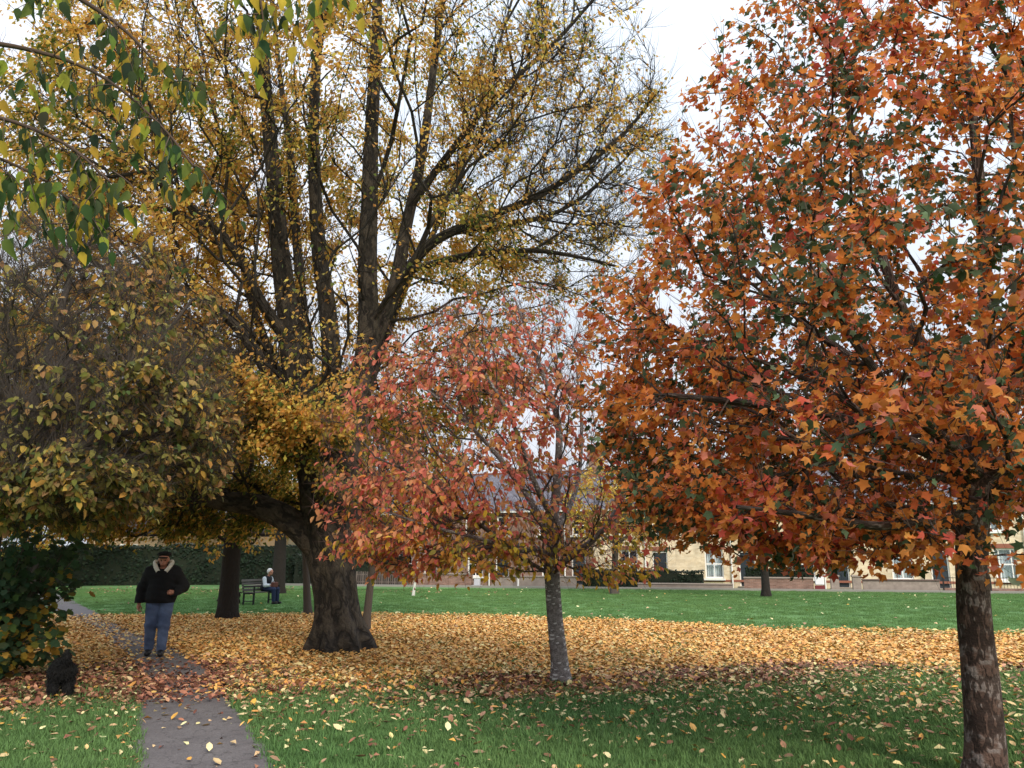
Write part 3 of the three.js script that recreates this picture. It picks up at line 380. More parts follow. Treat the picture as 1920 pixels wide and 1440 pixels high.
// ---------------------------------------------------------------- trees
const G = { // real-world leaf colours
  ochre: lin('#dfae54'), gold: lin('#ebc25c'), amber: lin('#d79c48'), olive: lin('#948a3a'), leaf: lin('#5f7030'), darkleaf: lin('#2f4220'), lemon: lin('#dcb63e'), coral: lin('#e5826c'), rose: lin('#d86c64'), salmon: lin('#e8a272'), rust: lin('#b85a2e'), orange: lin('#dc8038'), flame: lin('#e59446'), red: lin('#cf5a48'), bottle: lin('#4a5a3c'), sage: lin('#6c8060'), tan: lin('#c59a5c'), brown: lin('#8d5f3c'), buff: lin('#b8a05c'),
};
function tree(name, label, base, o) {
  const R = rng(o.seed), t = thing(name, label, 'tree', [base[0], 0, base[1]], 0, o.group), rel = (p) => [p[0] - base[0], p[1], p[2] - base[1], p[3]];
  const all = o.limbs, pts = inEllipsoids(o.crown, R).filter((p) => !o.clip || o.clip(p)); const nodes = grow(all, pts, { rand: R, ...o.grow });
  all.forEach((l, i) => part(i ? 'limb' : 'trunk', tube(l.map(rel), i ? (l[0][3] > 0.1 ? 14 : 9) : o.sides || 24, i ? 5 : 10, { tile: o.tile || 0.8, bulge: i ? (a, y) => 1 + 0.06 * Math.sin(a * 3 + y * 2 + i) : o.bulge }), o.bark, t));
  const sub = (g) => g.translate(-base[0], 0, -base[1]);
  part('branches', sub(branchGeo(nodes)), o.branchMat || o.bark, t).userData.kind = 'stuff';
  if (o.twigs) part('twigs', sub(twigGeo(nodes, o.twigs, o.twigLen || 0.4, o.twigRad || 0.004, R, o.twigUp, o.twigWhere, o.twigBent)), o.twigMat || twigBrown, t).userData.kind = 'stuff';
  const list = leavesFor(nodes, o.leaves, { R, spread: 0.16, centre: [o.mid?.[0] ?? base[0], 0, o.mid?.[1] ?? base[1]], ...o.leaf });
  const own = o.own || 0; if (own) { const cand = list.filter((l) => inView(l.p)); for (const l of cand) l.d = l.p.distanceToSquared(camera.position) / (l.s * l.s); cand.sort((a, b) => a.d - b.d); for (const l of cand.slice(0, own)) { l.own = true; const m = mesh('leaf', o.shapes[l.v % o.shapes.length], oneLeafMat(l.c), t); m.applyMatrix4(placeLeaf(l)); m.position.x -= base[0]; m.position.z -= base[1]; } }
  const rest = list.filter((l) => !l.own); mesh('crown', sub(mergeLeaves(rest, o.shapes)), foliageMat, t).userData.kind = 'stuff';
  console.log(name, nodes.length, list.length); return t;
}
const roots = (lobes, amp, top) => (a, y) => 1 + amp * smooth(top, 0, y) * (0.5 + 0.5 * Math.sin(a * lobes + 0.8)) ** 2 + 0.05 * Math.sin(a * 5 + y * 1.5) + 0.03 * Math.sin(a * 9 - y * 2.3);
// the great old tree
const T = [-3.15, -14.47];
tree('old_hornbeam_tree', 'huge old multi-stemmed tree with dark fluted trunk and thinning yellow leaves', T, {
  seed: 1001, bark: barkOld, branchMat: barkOld, tile: 1.0, sides: 40, bulge: roots(7, 0.5, 0.7), mid: T,
  limbs: [[[-3.12, -0.05, -14.47, 0.47], [-3.14, 0.35, -14.47, 0.42], [-3.2, 0.9, -14.47, 0.39], [-3.3, 1.5, -14.47, 0.4], [-3.42, 2.1, -14.47, 0.44], [-3.5, 2.7, -14.47, 0.36], [-3.5, 3.4, -14.5, 0.25]],
    [[-3.55, 2.08, -14.47, 0.34], [-3.73, 3.06, -14.37, 0.27], [-4.04, 4.46, -14.27, 0.24], [-4.35, 6.15, -14.27, 0.21], [-4.63, 7.81, -14.27, 0.18], [-4.96, 10.11, -14.17, 0.14], [-5.23, 12.33, -13.97, 0.1], [-5.54, 14.82, -13.67, 0.06]],
    [[-3.45, 2.48, -14.57, 0.3], [-3.53, 4.96, -14.67, 0.2], [-3.76, 6.76, -14.77, 0.17], [-3.98, 7.91, -14.77, 0.15], [-4.26, 10.53, -14.87, 0.12], [-4.37, 14.01, -15.07, 0.09], [-4.46, 17.1, -15.27, 0.05]],
    [[-3.17, 2.37, -14.47, 0.3], [-3.01, 4.46, -14.27, 0.22], [-2.76, 5.66, -14.07, 0.2], [-2.81, 7.68, -13.97, 0.18], [-2.83, 9.99, -13.97, 0.14], [-2.81, 13.02, -13.87, 0.1], [-2.83, 15.88, -13.77, 0.06]],
    [[-3.3, 1.45, -14.47, 0.26], [-3.72, 1.98, -14.42, 0.27], [-4.12, 2.32, -14.32, 0.24], [-4.68, 2.57, -14.17, 0.21], [-5.29, 2.65, -13.97, 0.17], [-5.95, 2.84, -13.67, 0.13], [-6.6, 3.14, -13.37, 0.09], [-7.2, 3.29, -13.07, 0.06]],
    [[-3.95, 4.13, -14.77, 0.16], [-4.22, 5.95, -15.07, 0.12], [-4.51, 7.64, -15.27, 0.1], [-4.9, 10.23, -15.47, 0.08], [-5.48, 13.14, -15.77, 0.05], [-6.11, 17, -16.07, 0.03]],
    [[-2.8, 5.45, -14.2, 0.16], [-2.41, 6.51, -14.37, 0.14], [-2.13, 8.25, -14.47, 0.12], [-1.89, 9.85, -14.57, 0.1], [-1.61, 12.87, -14.67, 0.07], [-1.35, 16.03, -14.77, 0.04]],
    [[-2.36, 6.62, -14.37, 0.12], [-1.68, 7.63, -14.17, 0.1], [-0.63, 8.11, -13.97, 0.085], [0.42, 8.51, -13.87, 0.07], [1.47, 9.19, -13.77, 0.055], [2.27, 9.87, -13.67, 0.04], [2.83, 10.57, -13.57, 0.025]],
    [[-2.28, 7.1, -14.4, 0.08], [-1.43, 8.12, -14.77, 0.07], [-0.34, 8.45, -15.07, 0.06], [1.03, 8.92, -15.27, 0.045], [2.24, 9.98, -15.47, 0.03], [3.06, 10.95, -15.57, 0.02]],
    [[-2.25, 7.14, -14.37, 0.07], [-0.81, 7.25, -13.67, 0.06], [0.39, 7.17, -13.27, 0.045], [1.34, 6.89, -12.97, 0.03], [1.89, 6.65, -12.77, 0.02]],
    [[-4.2, 5.58, -14.22, 0.11], [-4.69, 6.32, -13.67, 0.09], [-5.12, 7.17, -13.27, 0.075], [-5.7, 7.77, -12.87, 0.06], [-6.44, 8.25, -12.47, 0.045], [-7.17, 8.86, -12.27, 0.03]],
    [[-3.85, 3.74, -14.3, 0.14], [-4.33, 4.79, -13.47, 0.11], [-4.95, 5.7, -12.87, 0.09], [-5.67, 6.07, -12.27, 0.07], [-6.38, 6.11, -11.87, 0.05], [-7.1, 6.5, -11.67, 0.03]],
    [[-3.77, 3.29, -14.5, 0.13], [-4.93, 5.42, -15.67, 0.1], [-5.83, 7.28, -16.27, 0.085], [-6.51, 9.53, -16.67, 0.07], [-7.42, 12.59, -17.07, 0.05], [-8.43, 15.99, -17.47, 0.035]],
    [[-3.25, 3.2, -14.5, 0.13], [-2.91, 5.42, -15.67, 0.1], [-2.42, 7.61, -16.47, 0.08], [-1.67, 9.72, -17.07, 0.06], [-0.81, 12.84, -17.47, 0.045], [0, 16.32, -17.87, 0.03]],
    [[-2.1, 8.6, -14.47, 0.09], [-1.29, 9.57, -14.07, 0.07], [-0.32, 10.7, -13.77, 0.055], [0.85, 11.7, -13.47, 0.04], [1.82, 12.78, -13.27, 0.025]],
    [[-3.4, 2.45, -14.2, 0.16], [-3.46, 3.15, -13.47, 0.12], [-3.59, 3.7, -12.77, 0.09], [-3.96, 4.04, -12.17, 0.06], [-4.31, 4.1, -11.67, 0.04]]],
  crown: [[-3.2, 10, -14.6, 6.6, 7.6, 5.2, 3400, 0.6], [-7.0, 4.4, -13.9, 3.0, 2.4, 2.6, 700], [-8.4, 8.8, -14.2, 2.8, 4.4, 3, 500], [-3.9, 4.5, -12.4, 2.0, 1.3, 1.3, 300], [-6.8, 2.75, -14.9, 2.8, 0.8, 1.3, 300], [-6.2, 8.5, -13.5, 3.2, 3.6, 3.2, 600], [0.9, 9.2, -14, 2.6, 2.6, 2.6, 420], [-2.2, 5.6, -16.8, 2.4, 1.6, 1.8, 200]],
  clip: (p) => !(p.x > -2.6 && p.y < 6.2 - (p.x + 2.6) * -0.1 && p.z > -15.5) && p.y > 1.9,
  grow: { bf: 0.28, step: 0.5, tip: 0.0055, bare: 2.2, most: 0.06 }, twigs: 26000, twigLen: 0.55, twigRad: 0.0045, twigUp: 0.35, twigBent: true, twigMat: barkDark, twigWhere: (p) => 0.35 + 0.65 * smooth(-3, 1, p.x),
  leaves: 205000, shapes: L.kite,
  leaf: { size: 0.088, spread: 0.24, keep: (p) => (0.3 + 1.1 * smooth(0.36, 0.6, n3(p, 0.7, 5))) * (1 - 0.76 * smooth(-1.2, 1.2, p.x)) * (p.x > -5.1 && p.x < -1.4 && p.y > 4.6 && p.y < 8.6 ? (p.z > -14.6 ? 0.1 : 0.4) : 1) * (p.x > -6.2 && p.x < -4 && p.y < 3.3 && p.z > -14.4 ? 0.15 : 1) * (p.y < 6 ? 1.3 : 1) * (p.y > 14.5 ? 0.4 : 1), colour: (p, R) => { const n = n3(p, 0.55, 9); const gr = smooth(0.5, 0.68, n) * 0.55 + (p.y < 6 ? 0.2 : 0.03); return vary(R() < gr ? (R() < 0.5 ? G.olive : G.leaf) : pickFrom([[0.35, G.ochre], [0.35, G.gold], [0.2, G.amber], [0.1, G.tan]], R), R); } },
});
// young coral-leaved tree
tree('young_cherry_tree', 'young tree with coral pink leaves and a grey banded trunk', [0.63, -10.77], {
  seed: 1101, bark: barkCherry, branchMat: barkGrey, tile: 0.5, sides: 24, bulge: roots(5, 0.18, 0.22), mid: [-0.4, -10.7],
  limbs: [[[0.65, -0.03, -10.77, 0.14], [0.63, 0.29, -10.77, 0.115], [0.57, 0.9, -10.77, 0.105], [0.54, 1.6, -10.77, 0.1], [0.56, 1.8, -10.77, 0.085]], [[0.55, 1.6, -10.77, 0.09], [0.59, 2.25, -10.77, 0.07], [0.65, 2.91, -10.77, 0.055], [0.65, 3.52, -10.77, 0.045], [0.38, 4.36, -10.67, 0.03], [0.04, 5.33, -10.67, 0.015]], [[0.58, 1.49, -10.77, 0.06], [0.83, 1.67, -10.67, 0.05], [1.14, 1.91, -10.47, 0.04], [1.46, 2.37, -10.37, 0.03], [1.65, 3, -10.27, 0.02]], [[0.52, 1.56, -10.77, 0.05], [0.36, 1.74, -10.67, 0.045], [0.11, 1.72, -10.47, 0.035], [-0.42, 1.87, -10.17, 0.025], [-1.09, 2.03, -9.97, 0.018], [-1.76, 2.26, -9.87, 0.012]], [[0.56, 1.81, -10.77, 0.06], [0.22, 2.48, -10.87, 0.045], [-0.23, 3.09, -10.97, 0.035], [-0.77, 3.64, -10.97, 0.025], [-1.57, 4.27, -10.97, 0.015]], [[0.59, 2.1, -10.77, 0.05], [0.29, 2.65, -10.37, 0.035], [0, 3.4, -10.07, 0.025], [-0.57, 4.37, -9.87, 0.015]], [[0.59, 1.96, -10.77, 0.05], [0.93, 2.59, -11.27, 0.035], [1.07, 3.6, -11.67, 0.025], [1.01, 4.64, -11.77, 0.015]]],
  crown: [[-0.35, 3.25, -10.6, 2.35, 1.95, 1.8, 900, 0.5], [0.1, 4.6, -10.7, 1.3, 1.0, 1.2, 200], [-1.5, 2.2, -10.3, 1.3, 0.85, 1.2, 260], [1.2, 1.75, -10.5, 1.0, 0.6, 0.9, 160], [-0.6, 1.75, -10.2, 1.6, 0.4, 1.0, 160]], clip: (p) => p.y > 1.3,
  grow: { bf: 0.3, step: 0.3, tip: 0.0035, bare: 1.3, most: 0.03, gain: 0.0005 }, twigs: 9500, twigLen: 0.32, twigRad: 0.0026, twigMat: twigRed, twigUp: 0.3, leaves: 11200, shapes: L.oval, own: 300,
  leaf: { size: 0.088, spread: 0.13, keep: (p) => (0.3 + smooth(0.35, 0.6, n3(p, 1.4, 15))) * (1 - 0.6 * smooth(3.9, 5.2, p.y)) * (1 - 0.45 * smooth(0.5, 1.2, p.x) * smooth(2.2, 2.8, p.y)), colour: (p, R) => { const low = smooth(2.5, 1.7, p.y) * 0.75 * (p.x > -0.9 ? 1 : 0.35); if (R() < low) return vary(pickFrom([[0.45, G.lemon], [0.3, G.amber], [0.25, G.olive]], R), R); return vary(pickFrom([[0.38, G.coral], [0.32, G.salmon], [0.1, G.rose], [0.1, G.flame], [0.1, G.olive]], R), R, 0.2); } },
});
// orange maple beside the camera
tree('orange_maple_tree', 'nearest maple tree with dense orange leaves and flaky lichened trunk', [3.45, -6.07], {
  seed: 1201, bark: barkMaple, branchMat: barkMaple, tile: 0.6, sides: 32, bulge: (a, y) => 1 + 0.22 * smooth(0.25, 0, y) * (0.5 + 0.5 * Math.sin(a * 5)) + 0.035 * Math.sin(a * 3 + y * 5) + 0.02 * Math.sin(a * 7 - y * 9), mid: [3.6, -6.1],
  limbs: [[[3.43, -0.03, -6.07, 0.15], [3.47, 0.34, -6.07, 0.132], [3.49, 0.82, -6.07, 0.123], [3.52, 1.32, -6.07, 0.115], [3.55, 1.68, -6.07, 0.112], [3.65, 2.19, -6.07, 0.12], [3.68, 2.4, -6.07, 0.1]], [[3.65, 2.19, -6.07, 0.1], [3.79, 2.73, -6.07, 0.08], [3.92, 3.53, -6.07, 0.06], [4.1, 4.89, -6.17, 0.045], [4.17, 6.34, -6.17, 0.03], [4.29, 7.57, -6.17, 0.015]], [[3.62, 2.21, -6.05, 0.085], [3.43, 2.35, -5.97, 0.07], [2.99, 2.47, -5.77, 0.055], [2.36, 2.63, -5.57, 0.04], [1.67, 2.69, -5.37, 0.028], [1.09, 2.73, -5.27, 0.015]], [[3.64, 2.3, -6.09, 0.07], [3.63, 2.83, -6.17, 0.055], [3.37, 3.6, -6.27, 0.045], [3.2, 4.63, -6.37, 0.035], [3.09, 5.98, -6.37, 0.02]], [[3.62, 2.21, -6.1, 0.06], [3.58, 2.69, -6.37, 0.05], [3.15, 3.28, -6.67, 0.04], [2.6, 3.89, -6.87, 0.03], [2.03, 4.8, -6.97, 0.018]], [[3.68, 2.21, -6.07, 0.08], [3.82, 2.33, -5.97, 0.07], [4.29, 2.61, -5.87, 0.055], [4.95, 3.22, -5.77, 0.04], [5.54, 4.11, -5.77, 0.02]], [[3.69, 2.3, -6.04, 0.07], [3.89, 2.95, -5.87, 0.055], [4.26, 3.88, -5.77, 0.04], [4.58, 5.25, -5.67, 0.025]], [[3.63, 2.26, -6.0, 0.055], [3.27, 2.36, -5.57, 0.045], [2.6, 2.59, -4.97, 0.035], [2.16, 2.95, -4.67, 0.025], [1.89, 3.41, -4.57, 0.015]], [[3.59, 1.97, -6.05, 0.05], [3.11, 1.9, -5.67, 0.04], [2.44, 1.82, -5.17, 0.03], [1.8, 1.88, -4.87, 0.02], [1.38, 1.92, -4.77, 0.012]], [[3.68, 2.26, -6.12, 0.06], [4.13, 2.74, -6.67, 0.05], [4.34, 3.61, -7.17, 0.035], [4.19, 4.56, -7.47, 0.02]]],
  crown: [[3.6, 4.2, -6.2, 3.3, 3.8, 3.3, 3000, 0.5], [2.3, 2.65, -6.0, 2.0, 1.05, 1.9, 650], [4.0, 2.3, -5.7, 1.6, 0.6, 1.2, 160], [2.0, 2.0, -6.0, 1.5, 0.4, 1.2, 150], [2.6, 1.72, -5.6, 0.8, 0.2, 0.7, 40]], clip: (p) => p.y > (p.x > 1.9 && p.x < 3.3 ? 1.55 : 1.72) && Math.hypot(p.x - 3.6, p.z + 6.2) < lerpLine([[1.7, 2.6], [2.4, 3.05], [3.2, 3.2], [4.2, 2.85], [5.5, 2.2], [6.6, 1.58], [7.4, 0.9], [8, 0.3]], p.y) && !(p.y < 2.2 && Math.hypot(p.x - 3.5, p.z + 6.07) < 0.35),
  grow: { bf: 0.3, step: 0.3, tip: 0.0035, bare: 1.85, most: 0.03, gain: 0.0005 }, twigs: 7000, twigLen: 0.3, twigRad: 0.0028, twigMat: twigBrown, twigUp: 0.3, leaves: 60000, shapes: L.maple, own: 300,
  leaf: { size: 0.066, spread: 0.14, hang: 0.75, keep: (p) => 0.35 + smooth(0.33, 0.55, n3(p, 1.2, 25)), colour: (p, R) => { const n = n3(p, 1.0, 29), gr = 0.13 + 0.32 * smooth(0.48, 0.66, n) ; if (R() < gr) return vary(R() < 0.6 ? G.bottle : R() < 0.6 ? G.sage : G.darkleaf, R, 0.3); const rd = smooth(0.58, 0.72, n3(p, 1.6, 33)); return vary(R() < rd * 0.35 ? G.red : pickFrom([[0.42, G.orange], [0.32, G.flame], [0.14, G.rust], [0.12, G.coral]], R), R, 0.22); } },
});
// twiggy brown tree on the left
tree('twiggy_brown_tree', 'dull twiggy tree with sparse tan leaves behind the green bush', [-7.5, -11.2], {
  seed: 1301, bark: barkGrey, branchMat: twigGrey, tile: 0.6, mid: [-6, -10], bulge: roots(5, 0.2, 0.3),
  limbs: [[[-7.5, -0.03, -11.2, 0.17], [-7.4, 0.8, -11.1, 0.14], [-7.05, 1.5, -10.6, 0.13], [-6.75, 2.1, -10.15, 0.11]], [[-6.75, 2.1, -10.15, 0.1], [-6.5, 3.2, -10.1, 0.07], [-6.2, 4.6, -10, 0.045], [-6, 6.2, -10, 0.02]], [[-6.78, 1.9, -10.17, 0.08], [-6, 2.5, -9.9, 0.06], [-5.2, 3.0, -9.6, 0.045], [-4.3, 3.3, -9.3, 0.025]], [[-6.75, 2.0, -10.15, 0.07], [-5.9, 3.2, -10.2, 0.05], [-5.1, 4.3, -10.3, 0.035], [-4.5, 5.2, -10.3, 0.02]], [[-6.77, 1.85, -10.17, 0.07], [-6.4, 2.2, -9.4, 0.05], [-5.8, 2.5, -8.7, 0.035], [-5, 2.6, -8.2, 0.02]], [[-6.78, 2.0, -10.17, 0.07], [-7.4, 3, -10.1, 0.05], [-8, 4.2, -10, 0.03]]],
  crown: [[-6.1, 4.0, -10, 2.3, 2.3, 2.0, 1250, 0.3], [-4.9, 3.2, -9.4, 1.5, 1.2, 1.4, 420], [-5.8, 2.5, -8.9, 1.6, 0.5, 1.1, 280]], clip: (p) => p.y > 2.0,
  grow: { bf: 0.3, step: 0.28, tip: 0.004, bare: 1.8, most: 0.035, gain: 0.0006 }, twigs: 33000, twigLen: 0.4, twigRad: 0.0032, twigMat: twigGrey, twigUp: 0.15, leaves: 12500, shapes: L.oval, own: 300,
  leaf: { size: 0.1, spread: 0.13, keep: (p) => 0.07 + smooth(3.2, 2.3, p.y) * 0.9 + smooth(-5.6, -4.4, p.x) * 0.8 + 0.2 * smooth(0.55, 0.7, n3(p, 1.3, 37)), colour: (p, R) => vary(pickFrom([[0.22, lin('#b08a5a')], [0.25, lin('#a59a54')], [0.27, lin('#7d7a38')], [0.12, G.ochre], [0.14, lin('#566632')]], R), R, 0.25) },
});
// trees farther back
const back = 'slim trees standing beyond the great tree';
const simple = (name, label, base, h, r, rx, cy, ry, n, o) => { const [x, z] = base, lean = o.lean || 0; return tree(name, label, base, { bark: o.bark || barkDark, branchMat: barkDark, twigMat: barkDark, tile: 0.7, sides: 14, bulge: roots(5, 0.35, 0.4), limbs: [[[x, -0.03, z, r * 1.2], [x + lean * 0.3, h * 0.18, z, r * 0.95], [x + lean * 0.6, h * 0.36, z, r * 0.85], [x + lean, h * 0.55, z, r * 0.5], [x + lean, h * 0.8, z, r * 0.25]], [[x + lean * 0.6, h * 0.34, z, r * 0.5], [x + lean * 0.6 + rx * 0.4, h * 0.5, z + 0.2, r * 0.3], [x + lean + rx * 0.7, h * 0.62, z + 0.3, r * 0.12]], [[x + lean * 0.6, h * 0.36, z, r * 0.5], [x + lean * 0.6 - rx * 0.4, h * 0.5, z - 0.2, r * 0.3], [x + lean - rx * 0.7, h * 0.6, z - 0.3, r * 0.12]]], crown: [[x + lean, cy, z, rx, ry, rx, n, 0.5]], grow: { bf: 0.3, step: 0.7, tip: 0.008, bare: h * 0.2, most: r * 0.4 }, twigs: n * 4, twigLen: 0.5, twigRad: 0.006, shapes: L.kite, ...o, leaf: { size: 0.13, spread: 0.3, ...o.leaf } }); };
const yl = (pal) => ({ colour: (p, R) => vary(pickFrom(pal, R), R, 0.25) });
simple('lime_tree', 'sturdy dark-trunked tree with amber leaves behind the walking man', [-7.84, -22.02], 8.2, 0.25, 3.6, 4.9, 3.2, 420, { seed: 1401, leaves: 9000, leaf: yl([[0.35, G.amber], [0.3, G.ochre], [0.25, G.olive], [0.1, G.leaf]]) });
simple('lime_tree', 'distant thick-trunked tree behind the bench', [-11.46, -38.86], 11, 0.3, 4.6, 7, 4.4, 420, { seed: 1402, leaves: 9000, leaf: { size: 0.18, ...yl([[0.3, G.ochre], [0.3, G.olive], [0.25, G.amber], [0.15, G.leaf]]) } });
simple('lime_tree', 'thin leaning tree just behind the great trunk', [-6.1, -23.9], 7.5, 0.105, 2.4, 5.4, 2.4, 260, { seed: 1403, lean: -0.45, bark: barkGrey, leaves: 5000, leaf: yl([[0.5, G.gold], [0.3, G.ochre], [0.2, G.olive]]) });
simple('lime_tree', 'slim straight tree with forked stem right of the great trunk', [-3.37, -18.46], 6.0, 0.085, 2.2, 3.8, 2.0, 260, { seed: 1404, lean: 0.25, bark: barkGrey, leaves: 5200, leaf: yl([[0.45, G.lemon], [0.35, G.gold], [0.2, G.amber]]) });
simple('birch_sapling', 'very slender white-stemmed young birch in front of the brown wall', [-4.55, -36.6], 6.2, 0.055, 1.3, 4.4, 1.7, 110, { seed: 1405, lean: 0.45, bark: barkWhite, leaves: 1200, leaf: yl([[0.6, G.gold], [0.4, G.ochre]]) });
simple('lime_tree', 'small distant yellow tree in front of the black hedge', [4.95, -38.5], 6.6, 0.17, 3.0, 4.4, 2.3, 260, { seed: 1406, lean: 0.2, bark: barkGrey, leaves: 5200, leaf: { size: 0.16, ...yl([[0.5, G.gold], [0.3, G.lemon], [0.2, G.ochre]]) } });
simple('lime_tree', 'small distant tree in front of the buff brick wall', [11.35, -35.5], 6.5, 0.17, 2.6, 4.6, 2.2, 260, { seed: 1407, bark: barkDark, leaves: 3600, leaf: { size: 0.16, ...yl([[0.4, G.olive], [0.35, G.amber], [0.25, G.leaf]]) } });
simple('broad_tree', 'broad olive and russet tree beyond the left bend of the footpath', [-22.5, -30], 12, 0.3, 5.6, 6.6, 5.4, 560, { seed: 1408, leaves: 13000, leaf: { size: 0.16, ...yl([[0.3, G.brown], [0.3, G.olive], [0.2, G.ochre], [0.2, G.leaf]]) } });
simple('broad_tree', 'tall brown-leaved tree rising behind the dark hedge', [-23, -58], 13, 0.4, 6, 7.6, 5.2, 420, { seed: 1409, leaves: 9000, leaf: { size: 0.26, ...yl([[0.35, G.brown], [0.35, G.ochre], [0.3, G.olive]]) } });
simple('broad_tree', 'rounded amber tree rising behind the hedge near the bench', [-14, -60], 12, 0.35, 5, 7, 4.6, 360, { seed: 1410, leaves: 8000, leaf: { size: 0.26, ...yl([[0.45, G.amber], [0.35, G.olive], [0.2, G.leaf]]) } });

simple('broad_tree', 'bushy olive and yellow tree hidden behind the twiggy tree', [-13.6, -18.2], 9.5, 0.22, 4.2, 5.6, 3.6, 520, { seed: 1411, leaves: 16000, leaf: { size: 0.13, ...yl([[0.3, G.ochre], [0.3, G.olive], [0.2, G.leaf], [0.2, G.brown]]) } });
simple('broad_tree', 'low amber tree drooping over the dark hedge by the lamp post', [-27.5, -45.5], 8, 0.2, 5.2, 4.9, 2.7, 420, { seed: 1412, leaves: 9000, leaf: { size: 0.22, ...yl([[0.4, G.amber], [0.35, G.gold], [0.25, G.olive]]) } });

// boughs reaching in overhead from a tree standing left of the camera
{
  const base = [-4.6, -3.0], R = rng(1501), t = thing('overhanging_mulberry_tree', 'tree overhead whose drooping boughs carry large green and yellow leaves', 'tree', [base[0], 0, base[1]]), rel = (p) => [p[0] - base[0], p[1], p[2] - base[1], p[3]];
  part('trunk', tube([[-4.6, -0.03, -3, 0.2], [-4.55, 1.2, -3, 0.17], [-4.5, 2.6, -3.05, 0.15], [-4.4, 4, -3.1, 0.12], [-4.3, 5.4, -3.1, 0.09]].map(rel), 20, 6, { tile: 0.7, bulge: roots(5, 0.3, 0.4) }), barkGrey, t);
  const boughs = [[[-4.42, 3.6, -3.1, 0.04], [-3.8, 4.3, -3.6, 0.028], [-3.1, 4.6, -4.0, 0.016], [-2.6, 4.55, -4.2, 0.01], [-2.2, 4.25, -4.3, 0.007], [-1.95, 3.95, -4.3, 0.006]], [[-4.45, 3.3, -3.1, 0.04], [-3.8, 3.95, -3.7, 0.025], [-3.2, 4.2, -4.1, 0.014], [-2.7, 4.05, -4.2, 0.009], [-2.4, 3.8, -4.2, 0.006]], [[-4.45, 3.0, -3.08, 0.035], [-3.9, 3.75, -3.7, 0.022], [-3.3, 3.98, -4.1, 0.013], [-2.9, 3.88, -4.25, 0.008], [-2.55, 3.62, -4.3, 0.006]], [[-4.32, 5.1, -3.1, 0.06], [-3.4, 5.6, -3.5, 0.045], [-2.4, 5.7, -3.8, 0.03], [-1.9, 5.5, -4.0, 0.012], [-1.6, 5.1, -4.1, 0.008], [-1.52, 4.8, -4.1, 0.005]], [[-2.4, 5.7, -3.8, 0.025], [-1.8, 5.65, -4.0, 0.012], [-1.3, 5.4, -4.1, 0.008], [-1.12, 5.05, -4.1, 0.005]], [[-4.38, 4.2, -3.1, 0.05], [-3.6, 4.9, -3.6, 0.035], [-3.0, 5.1, -4.0, 0.022], [-2.5, 4.9, -4.2, 0.012], [-2.15, 4.55, -4.3, 0.006]]];
  const list = [], twigs = [];
  for (const [bi, b] of boughs.entries()) {
    part('bough', tube(b.map(rel), 8, 5, { tile: 0.6 }), twigBrown, t); const c = new THREE.CatmullRomCurve3(b.map((p) => V(p[0], p[1], p[2])), false, 'centripetal');
    for (let i = 0; i < 34; i++) { // side shoots that hang
      const u = (bi === 3 || bi === 4 ? 0.62 : 0.42) + 0.58 * ((i + R()) / 20), p = c.getPoint(u), d = V((R() - 0.35) * 1.0, -0.15 - R() * 0.6, (R() - 0.5) * 1.0).normalize(), l = 0.18 + R() * 0.32, e = p.clone().addScaledVector(d, l), m = p.clone().lerp(e, 0.5).add(V(0, 0.04, 0)); twigs.push(tube([[p.x, p.y, p.z, 0.004], [m.x, m.y, m.z, 0.003], [e.x, e.y, e.z, 0.0015]].map(rel), 4, 2, { tile: 0.5 }));
      const k = 4 + Math.floor(R() * 4); for (let j = 0; j < k; j++) { const q = p.clone().lerp(e, (j + 0.6) / k).add(V((R() - 0.5) * 0.05, -0.01, (R() - 0.5) * 0.05)), nor = V(R() - 0.5, 0.35 * R(), 0.5 + R() * 0.8).applyAxisAngle(V(0, 1, 0), (R() - 0.5) * 2.4).normalize(), tip = V((R() - 0.5) * 1.1, -0.9, (R() - 0.5) * 0.9); tip.addScaledVector(nor, -tip.dot(nor) * 0.9).normalize(); const yellow = R() < (bi === 3 || bi === 4 ? 0.62 : 0.36); list.push({ p: q, tip, nor, s: 0.075 + 0.045 * R(), c: vary(yellow ? (R() < 0.6 ? lin('#c7a93a') : lin('#9aa03a')) : R() < 0.6 ? lin('#435a31') : R() < 0.5 ? lin('#36482c') : lin('#75853f'), R, 0.25), v: Math.floor(R() * 3) }); }
    }
  }
  part('shoots', mergeGeometries(twigs), twigBrown, t).userData.kind = 'stuff'; for (const l of list) { l.p.x -= base[0]; l.p.z -= base[1]; }
  const cand = list.map((l) => ({ l, w: V(l.p.x + base[0], l.p.y, l.p.z + base[1]) })).filter((q) => inView(q.w)); cand.sort((a, b) => b.l.s - a.l.s); const own = new Set(cand.slice(0, 300).map((q) => q.l)); for (const l of own) mesh('leaf', L.pointed[l.v], oneLeafMat(l.c), t).applyMatrix4(placeLeaf(l)); const rest = list.filter((l) => !own.has(l)); if (rest.length) mesh('crown', mergeLeaves(rest, L.pointed), foliageMat, t).userData.kind = 'stuff'; console.log('overhang', list.length);
}
